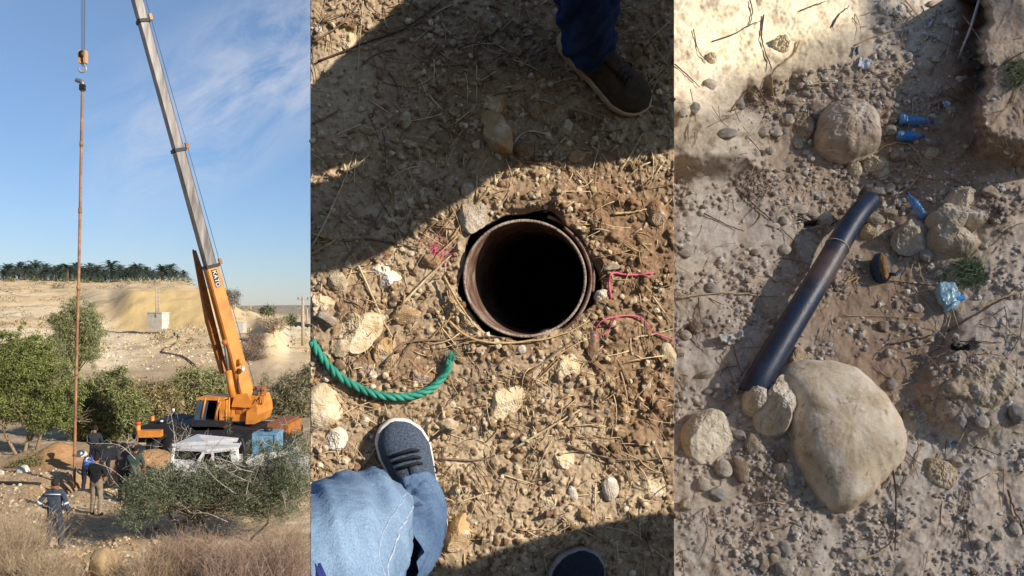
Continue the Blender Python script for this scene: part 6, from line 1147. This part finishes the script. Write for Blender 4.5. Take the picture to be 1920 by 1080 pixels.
bar('cab_handrail', [at(406, 789, DC-1.1), at(408, 770, DC-1.1), at(414, 752, DC-1.1)], .02, M_OR, 6)
# carrier
cprof('carrier_deck', [(268,812),(272,796),(300,788),(330,786),(380,790),(500,800),(552,806),(552,826),(400,824),(280,822)], -1.0, 1.4, M_DK); cprof('engine_cover', [(296,800),(300,785),(322,781),(345,786),(345,800)], -.9, 1.0, M_DK); cbox('tool_box', 360, 420, 789, 800, 1.6, -1.15, M_DK)
cprof('rear_box', [(512,806),(514,788),(546,787),(547,806)], -.9, 1.2, mat('faded_orange', '#8d5e3c', '#6f452c', 3, .7)); cprof('rear_frame', [(545,812),(546,790),(552,790),(553,820),(548,820)], -.9, 1.0, M_ORD)
for px in (300, 330, 440, 470, 500, 530): 
    WH = sub('wheel', CR, at(px, 838, DC-1)); MB().add(*tube(np.array([at(px, 838, DC-1.15), at(px, 838, DC-.75)]), .5, 24)).build('tyre', M_TYRE, WH, smooth=True); MB().add(*tube(np.array([at(px, 838, DC-1.18), at(px, 838, DC-1.14)]), .24, 16)).build('rim', M_DK, WH)
cbox('outrigger_beam', 259, 298, 808, 820, .35, -1.6, M_OR, .12); bar('outrigger_jack', [at(259, 818, DC-1.5), at(259, 793, DC-1.5)], .085, M_OR, 12); bar('jack_cap', [at(259, 797, DC-1.5), at(259, 791, DC-1.5)], .095, mat('red_orange', '#c8552a', '#a8431f', 5, .6), 12)
bar('outrigger_jack', [at(286, 800, DC+.6), at(286, 780, DC+.6)], .07, M_OR, 10); cbox('outrigger_beam', 284, 297, 789, 799, .3, .5, M_OR); bar('marker_post', [at(325, 784, DC+.5), at(325, 768, DC+.5)], .05, M_DK, 8); bar('marker_cap', [at(325, 772, DC+.5), at(325, 766, DC+.5)], .055, M_WHT, 8); bar('side_lamp', [at(303, 791, DC-1.05), at(303, 788, DC-1.05)], .06, M_WHT, 10)
# white truck
DT = 26.5; TR = empty('white_truck', 'white truck with a double cab parked half hidden behind the shrub', 'truck', at(400, 920, DT)); kT = DT/F
def tprof(name, pts, y0, y1, m_, par=None):
    w = [(at(px, py, DT)[0], at(px, py, DT)[2]) for px, py in pts]; return MB().add(*prism(w, DT+y0, DT+y1)).build(name, m_, par or TR)
tprof('cab_body', [(318,905),(322,868),(330,858),(372,862),(455,866),(456,905)], -.3, 1.3, M_WHT)
V = np.array([at(322, 834, DT+1.4), at(370, 814, DT+1.8), at(456, 822, DT+1.3), at(447, 838, DT-.35), at(388, 843, DT-.4), at(326, 840, DT-.1)]); V2 = V-[0, 0, .07]; j = np.arange(6); k = (j+1) % 6
MB().add(np.concatenate([V, V2, [V.mean(0)+[0, 0, .05], V2.mean(0)]]), [np.stack([j, k, 6+k, 6+j], -1), np.concatenate([np.stack([np.full(6, 12), j, k], -1), np.stack([np.full(6, 13), 6+k, 6+j], -1)])]).build('cab_roof', M_WHT, TR)
for t_ in np.linspace(.15, .85, 7): a = V[0]*(1-t_)+V[5]*t_; b_ = V[2]*(1-t_)+V[3]*t_; MB().add(*tube(np.array([a+[0, 0, .03], (a+b_)/2+[0, 0, .08], b_+[0, 0, .03]]), .015, 5)).build('roof_rib', M_WHT, TR)
for (a, b_) in (((372,875),(388,843)), ((408,872),(406,841)), ((446,868),(444,838)), ((322,868),(326,840))):
    MB().add(*tube(np.array([at(*a, DT-.3), at(*b_, DT-.3)]), .05, 6)).build('cab_pillar', M_WHT, TR)
tprof('door_window', [(378,866),(391,844),(405,843),(406,868)], -.28, -.24, M_GLS); tprof('door_window', [(411,868),(409,843),(440,841),(443,866)], -.28, -.24, M_GLS); tprof('windscreen', [(323,866),(327,842),(384,845),(374,866)], -.2, 1.2, M_GLS)
tprof('cab_side', [(372,905),(375,864),(388,843),(448,838),(456,866),(456,905)], -.36, -.31, M_WHT)
for pts in ([(381,866),(393,847),(404,846),(405,867)], [(411,867),(410,845),(438,842),(443,865)]): tprof('side_window', pts, -.375, -.362, M_GLS)
tprof('cargo_rail', [(462,862),(480,852),(556,838),(560,846),(500,862),(470,874)], -.2, .1, M_WHT); tprof('bonnet', [(345,905),(352,880),(372,874),(385,905)], -.6, .2, M_WHT); MB().add(*tube(smooth_line([at(444, 838, DT+.2), at(452, 822, DT+.2), at(458, 845, DT+.2), at(460, 880, DT+.2)], 14), .05, 8)).build('exhaust_stack', M_DK, TR, smooth=True)
tprof('truck_bed', [(456,900),(458,874),(560,862),(562,900)], -.2, 1.3, mat('dirty_white', '#a9a59c', '#85817a', 3, .6))
for px in (345, 430, 520): MB().add(*tube(np.array([at(px, 905, DT-.35), at(px, 905, DT-.05)]), .42, 22)).build('wheel', M_TYRE, TR, smooth=True)
for py in (893,): tprof('door_line', [(407.3,905),(407.3,868),(408.3,868),(408.3,905)], -.37, -.362, M_DK)
TK_ = empty('water_tank', 'blue steel water tank behind the white truck', 'tank', at(503, 850, DT+2.2)); M_BLT = mat('blue_tank_paint', '#41728f', '#335b75', 2.5, .7, .3, 10, col3='#6a8fa3')
c = at(503, 830, DT+2.2); MB().add(*box(c, (.75, .9, .68))).build('tank_body', M_BLT, TK_); MB().add(*box(c+[0, 0, .36], (.8, .95, .05))).build('tank_rim', M_BLT, TK_); MB().add(*tube(np.array([c+[0, 0, .36], c+[0, 0, .5]]), .14, 16)).build('tank_lid', M_DK, TK_, smooth=True)
for dx in (-.37, .37): MB().add(*box(c+[dx, -.46, 0], (.06, .05, .66))).build('corner_rib', M_BLT, TK_)
# ------------------------------------------------------------------ people in the valley
M_SKIN = mat('skin', '#8a5f45', '#6f4a35', 20, .7)
def person(label, loc, yaw, J, cols, rad=1.0, hair='#15120f', extra=None, cap=None):
    B0 = {'pel': (0,0,.93), 'sp': (0,0,1.08), 'ch': (0,0,1.30), 'nk': (0,0,1.47), 'hd0': (0,.02,1.55), 'hd1': (0,.02,1.66)}
    for s, n in ((-1, 'l'), (1, 'r')):
        B0.update({n+'sh': (s*.18,0,1.40), n+'el': (s*.27,-.02,1.12), n+'wr': (s*.27,.06,.87), n+'ha': (s*.265,.08,.79), n+'hp': (s*.09,0,.90), n+'kn': (s*.11,.02,.49), n+'an': (s*.12,-.02,.08), n+'to': (s*.13,.15,.04)})
    B0.update(J or {}); names = list(B0); idx = {n: i for i, n in enumerate(names)}
    E_ = [('pel','sp'),('sp','ch'),('ch','nk'),('nk','hd0'),('hd0','hd1')]
    for n in 'lr': E_ += [('ch',n+'sh'),(n+'sh',n+'el'),(n+'el',n+'wr'),(n+'wr',n+'ha'),('pel',n+'hp'),(n+'hp',n+'kn'),(n+'kn',n+'an'),(n+'an',n+'to')]
    R = {'pel': (.15,.11), 'sp': (.145,.105), 'ch': (.17,.115), 'nk': (.055,.055), 'hd0': (.075,.085), 'hd1': (.085,.095)}
    for n in 'lr': R.update({n+'sh': (.07,.07), n+'el': (.05,.05), n+'wr': (.034,.034), n+'ha': (.032,.022), n+'hp': (.10,.10), n+'kn': (.072,.072), n+'an': (.055,.055), n+'to': (.045,.035)})
    me = bpy.data.meshes.new('body'); me.from_pydata([B0[n] for n in names], [(idx[a], idx[b_]) for a, b_ in E_], []); o = bpy.data.objects.new('body', me); COL.objects.link(o)
    sk = o.modifiers.new('s', 'SKIN'); sv = me.skin_vertices[0].data
    for n in names: sv[idx[n]].radius = (R[n][0]*rad, R[n][1]*rad)
    sv[idx['pel']].use_root = True; sb = o.modifiers.new('d', 'SUBSURF'); sb.levels = sb.render_levels = 2
    dg = bpy.context.evaluated_depsgraph_get(); m2 = bpy.data.meshes.new_from_object(o.evaluated_get(dg)); bpy.data.objects.remove(o)
    E = empty('person', label, 'person', loc); E.rotation_euler = (0, 0, yaw); ORG[E.name] = (0, 0, 0); m2.name = 'body'
    V = np.zeros(len(m2.vertices)*3); m2.vertices.foreach_get('co', V); V = V.reshape(-1, 3); nz_ = fbm(V[:, 0]*9+V[:, 1]*4, V[:, 2]*9, 3, 3)*.010
    ms = [M_SKIN]+[mat(c+'_cloth', c, tuple(v*.6 for v in lin(c)), 9, .95, .5, 30) for c in cols if c != 'short']; m2.materials.clear()
    for m_ in ms: m2.materials.append(m_)
    seg = [(np.array(B0[a]), np.array(B0[b_]), a, b_) for a, b_ in E_]; fc = np.array([p.center[:] for p in m2.polygons]); best = np.full(len(fc), 9.); bi = np.zeros(len(fc), int)
    for k, (a, b_, na, nb_) in enumerate(seg):
        d = b_-a; t = np.clip(((fc-a)@d)/(d@d), 0, 1); ds = np.linalg.norm(fc-a-t[:, None]*d, axis=1); u = ds < best; best[u] = ds[u]; bi[u] = k
    short = cols and len(cols) > 3 and cols[3] == 'short'
    def mi(k): 
        na, nb_ = seg[k][2], seg[k][3]
        if na in ('nk', 'hd0') or nb_.endswith('ha'): return 0
        if nb_.endswith('wr'): return 0 if short else 1
        if nb_.endswith('to'): return 3
        if nb_.endswith(('hp', 'kn', 'an')): return 2
        return 1
    m2.polygons.foreach_set('material_index', np.array([mi(k) for k in bi], np.int32)); m2.polygons.foreach_set('use_smooth', np.ones(len(fc), bool))
    nrm = np.zeros(len(V)*3); m2.vertices.foreach_get('normal', nrm); V = V+nrm.reshape(-1, 3)*nz_[:, None]; m2.vertices.foreach_set('co', V.ravel()); ob('body', m2, E)
    hd = (np.array(B0['hd0'])*.4+np.array(B0['hd1'])*.6); up = unit(np.array(B0['hd1'])-np.array(B0['nk'])); fwd = unit(np.array([0, 1, 0])-up*up[1]) if abs(up[1]) < .95 else np.array([0, 0, -1.]); sd = np.cross(fwd, up); Bh = np.stack([sd, fwd, up], 1)
    def part(name, V, Fs, m_): me_ = mesh_np(name, V, Fs, m_, smooth=True); return ob(name, me_, E)
    Vs, Fc = ICO[3]; keep = Fc[(Vs[Fc].mean(1)[:, 2] > .0) | (Vs[Fc].mean(1)[:, 1] < -.15)]; keep = keep[Vs[keep].mean(1)[:, 2] > -.6]
    part('hair', (Vs*[.093, .108, .118])@Bh.T+hd+up*.02, [keep], mat('hair_'+hair[1:], hair, tuple(v*.5 for v in lin(hair)), 30, .9))
    b = MB(); 
    for s in (-1, 1): b.add(Vs*[.012, .022, .032]@Bh.T+hd+sd*s*.088-up*.01, [Fc])
    b.add(Vs*[.013, .022, .022]@Bh.T+hd+fwd*.10-up*.015, [Fc]); part('ears_and_nose', np.concatenate(b.V), [np.concatenate(b.F[3])], M_SKIN)
    for n in 'lr':
        wr, ha = np.array(B0[n+'wr']), np.array(B0[n+'ha']); d = unit(ha-wr); s_ = unit(np.cross(d, [1, 0, 0.01])); b = MB()
        for k in range(4): b.add(*tube(np.array([ha+s_*(k-1.5)*.017, ha+s_*(k-1.5)*.02+d*.045, ha+s_*(k-1.5)*.018+d*(.08+.01*(k in (1, 2)))+np.array([0, .01, 0])]), [.009, .0085, .006], 6))
        b.add(*tube(np.array([ha-s_*.03-d*.02, ha-s_*.05+d*.02, ha-s_*.045+d*.045]), [.011, .009, .006], 6)); part('fingers', np.concatenate(b.V), [np.concatenate(b.F[k]) for k in b.F if b.F[k]], M_SKIN)
    if cap: part('cap', np.concatenate([(Vs*[.1, .115, .09])@Bh.T+hd+up*.05]), [Fc[Vs[Fc].mean(1)[:, 2] > -.1]], mat('cap_cloth', cap, None, 20, .9))
    return E, B0, part
M_REF = mat('reflective_tape', '#c9d0d6', '#aab2b9', 20, .4)
def yl(px, D): return G(px, D)
E, B, part = person('man in dark blue-grey coveralls with reflective bands standing with his back turned', yl(103, 20.6), 0.05, {'lel': (-.36,-.05,1.16), 'lwr': (-.33,.12,1.02), 'lha': (-.27,.16,.98), 'rel': (.29,-.02,1.12), 'rwr': (.31,.02,.88), 'rha': (.31,.03,.80), 'lan': (-.17,-.02,.08), 'lto': (-.2,.13,.04), 'ran': (.14,.0,.08), 'rto': (.17,.15,.04), 'lkn': (-.15,.03,.49)}, ['#3d4655', '#2f3745', '#4b4038'], 1.04, '#2a211b')
b = MB(); b.add(*tube(np.array([(-.19, -.125, 1.375), (0, -.145, 1.385), (.19, -.125, 1.375)]), .014, 6, squash=.5)); part('reflective_band', np.concatenate(b.V), [np.concatenate(b.F[k]) for k in b.F if b.F[k]], M_REF)
for p, q_ in (((-.325, -.04, 1.19), (-.36, -.05, 1.155)), ((.262, -.02, 1.16), (.278, -.02, 1.12))):
    V, Fs = tube(np.array([p, q_]), .066, 14); part('sleeve_band', V, Fs, M_REF)
V, Fs = tube(np.array([(0, 0, 1.44), (0, 0, 1.475)]), [.085, .07], 16); part('collar', V, Fs, mat('collar_cloth', '#39424f', None, 20, .9))
person('man in a black T-shirt and khaki trousers standing behind the crouching group', yl(181, 24.2), -.1, {'lel': (-.25,.04,1.14), 'lwr': (-.12,.2,1.08), 'lha': (-.06,.22,1.08), 'rel': (.25,.04,1.14), 'rwr': (.12,.2,1.08), 'rha': (.06,.22,1.08), 'lan': (-.16,.02,.08), 'ran': (.14,-.1,.08), 'lto': (-.2,.16,.04), 'rto': (.18,.04,.04)}, ['#1c1d20', '#8d7d66', '#1e1b19', 'short'], 1.02)
bend = {'sp': (0,.12,1.02), 'ch': (0,.32,1.13), 'nk': (0,.47,1.18), 'hd0': (0,.54,1.17), 'hd1': (0,.63,1.18), 'lsh': (-.18,.36,1.14), 'rsh': (.18,.36,1.14), 'lel': (-.24,.42,.88), 'rel': (.24,.42,.88), 'lwr': (-.12,.5,.66), 'rwr': (.12,.5,.66), 'lha': (-.07,.52,.59), 'rha': (.07,.52,.59), 'lkn': (-.13,.12,.5), 'rkn': (.13,.12,.5)}
E, B, part = person('man in a bright blue shirt with a round white emblem bending over the pit', yl(163, 28.3)+[0, 0, .22], .12, bend, ['#1f4f9c', '#20283a', '#2a2522', 'short'], 1.08)
a_ = np.linspace(0, 2*math.pi, 24, endpoint=False)
def emblem(c, r0, r1):
    c = np.array(c); u = np.array([1., 0, 0]); v = np.array([0, .62, .78]); n = np.array([0, -.78, .62]); V = [c+r*(math.cos(t)*u+math.sin(t)*v)+n*.006*h for h in (0, 1) for r in (r0, r1) for t in a_]; j = np.arange(24); k = (j+1) % 24
    part('shirt_emblem', np.array(V), [np.concatenate([np.stack([48+j, 48+k, 72+k, 72+j], -1), np.stack([24+j, 24+k, 72+k, 72+j], -1), np.stack([j, k, 48+k, 48+j], -1)])], M_LET)
emblem((0, .10, 1.165), .052, .07); emblem((-.01, .115, 1.185), .008, .03)
person('man in a dark hooded jacket standing at the back of the pit', yl(177, 30.2)+[0, 0, .35], .4, {'lel': (-.24,.1,1.15), 'lwr': (-.1,.22,1.0), 'lha': (-.05,.24,.96), 'rel': (.24,.1,1.15), 'rwr': (.12,.22,1.0), 'rha': (.06,.24,.96), 'ch': (0,.08,1.29), 'nk': (0,.14,1.44), 'hd0': (0,.19,1.51), 'hd1': (0,.23,1.62), 'lsh': (-.18,.09,1.38), 'rsh': (.18,.09,1.38)}, ['#292c31', '#23262c', '#1e1b19'], .98, '#101113', cap='#1b1d21')
person('man in a black shirt bending from the right over the pit', yl(198, 28.6)+[0, 0, .28], .95, bend, ['#1a1b1f', '#22242b', '#2a2522'], 1.06)
person('man in a grey printed shirt raising one arm beside the crane', yl(232, 25.9), -.15, {'rel': (.27,.12,1.55), 'rwr': (.30,.22,1.78), 'rha': (.31,.24,1.87), 'lel': (-.25,0,1.14), 'lwr': (-.28,.08,.9)}, ['#5a4f4d', '#3b3836', '#2a2522', 'short'], 1.02)
person('man in a dark green patterned shirt beside the one raising his arm', yl(253, 25.6), .15, {'lel': (-.26,.04,1.14), 'lwr': (-.22,.2,1.0), 'lha': (-.2,.25,.98)}, ['#39483f', '#2c302e', '#2a2522', 'short'], 1.06)
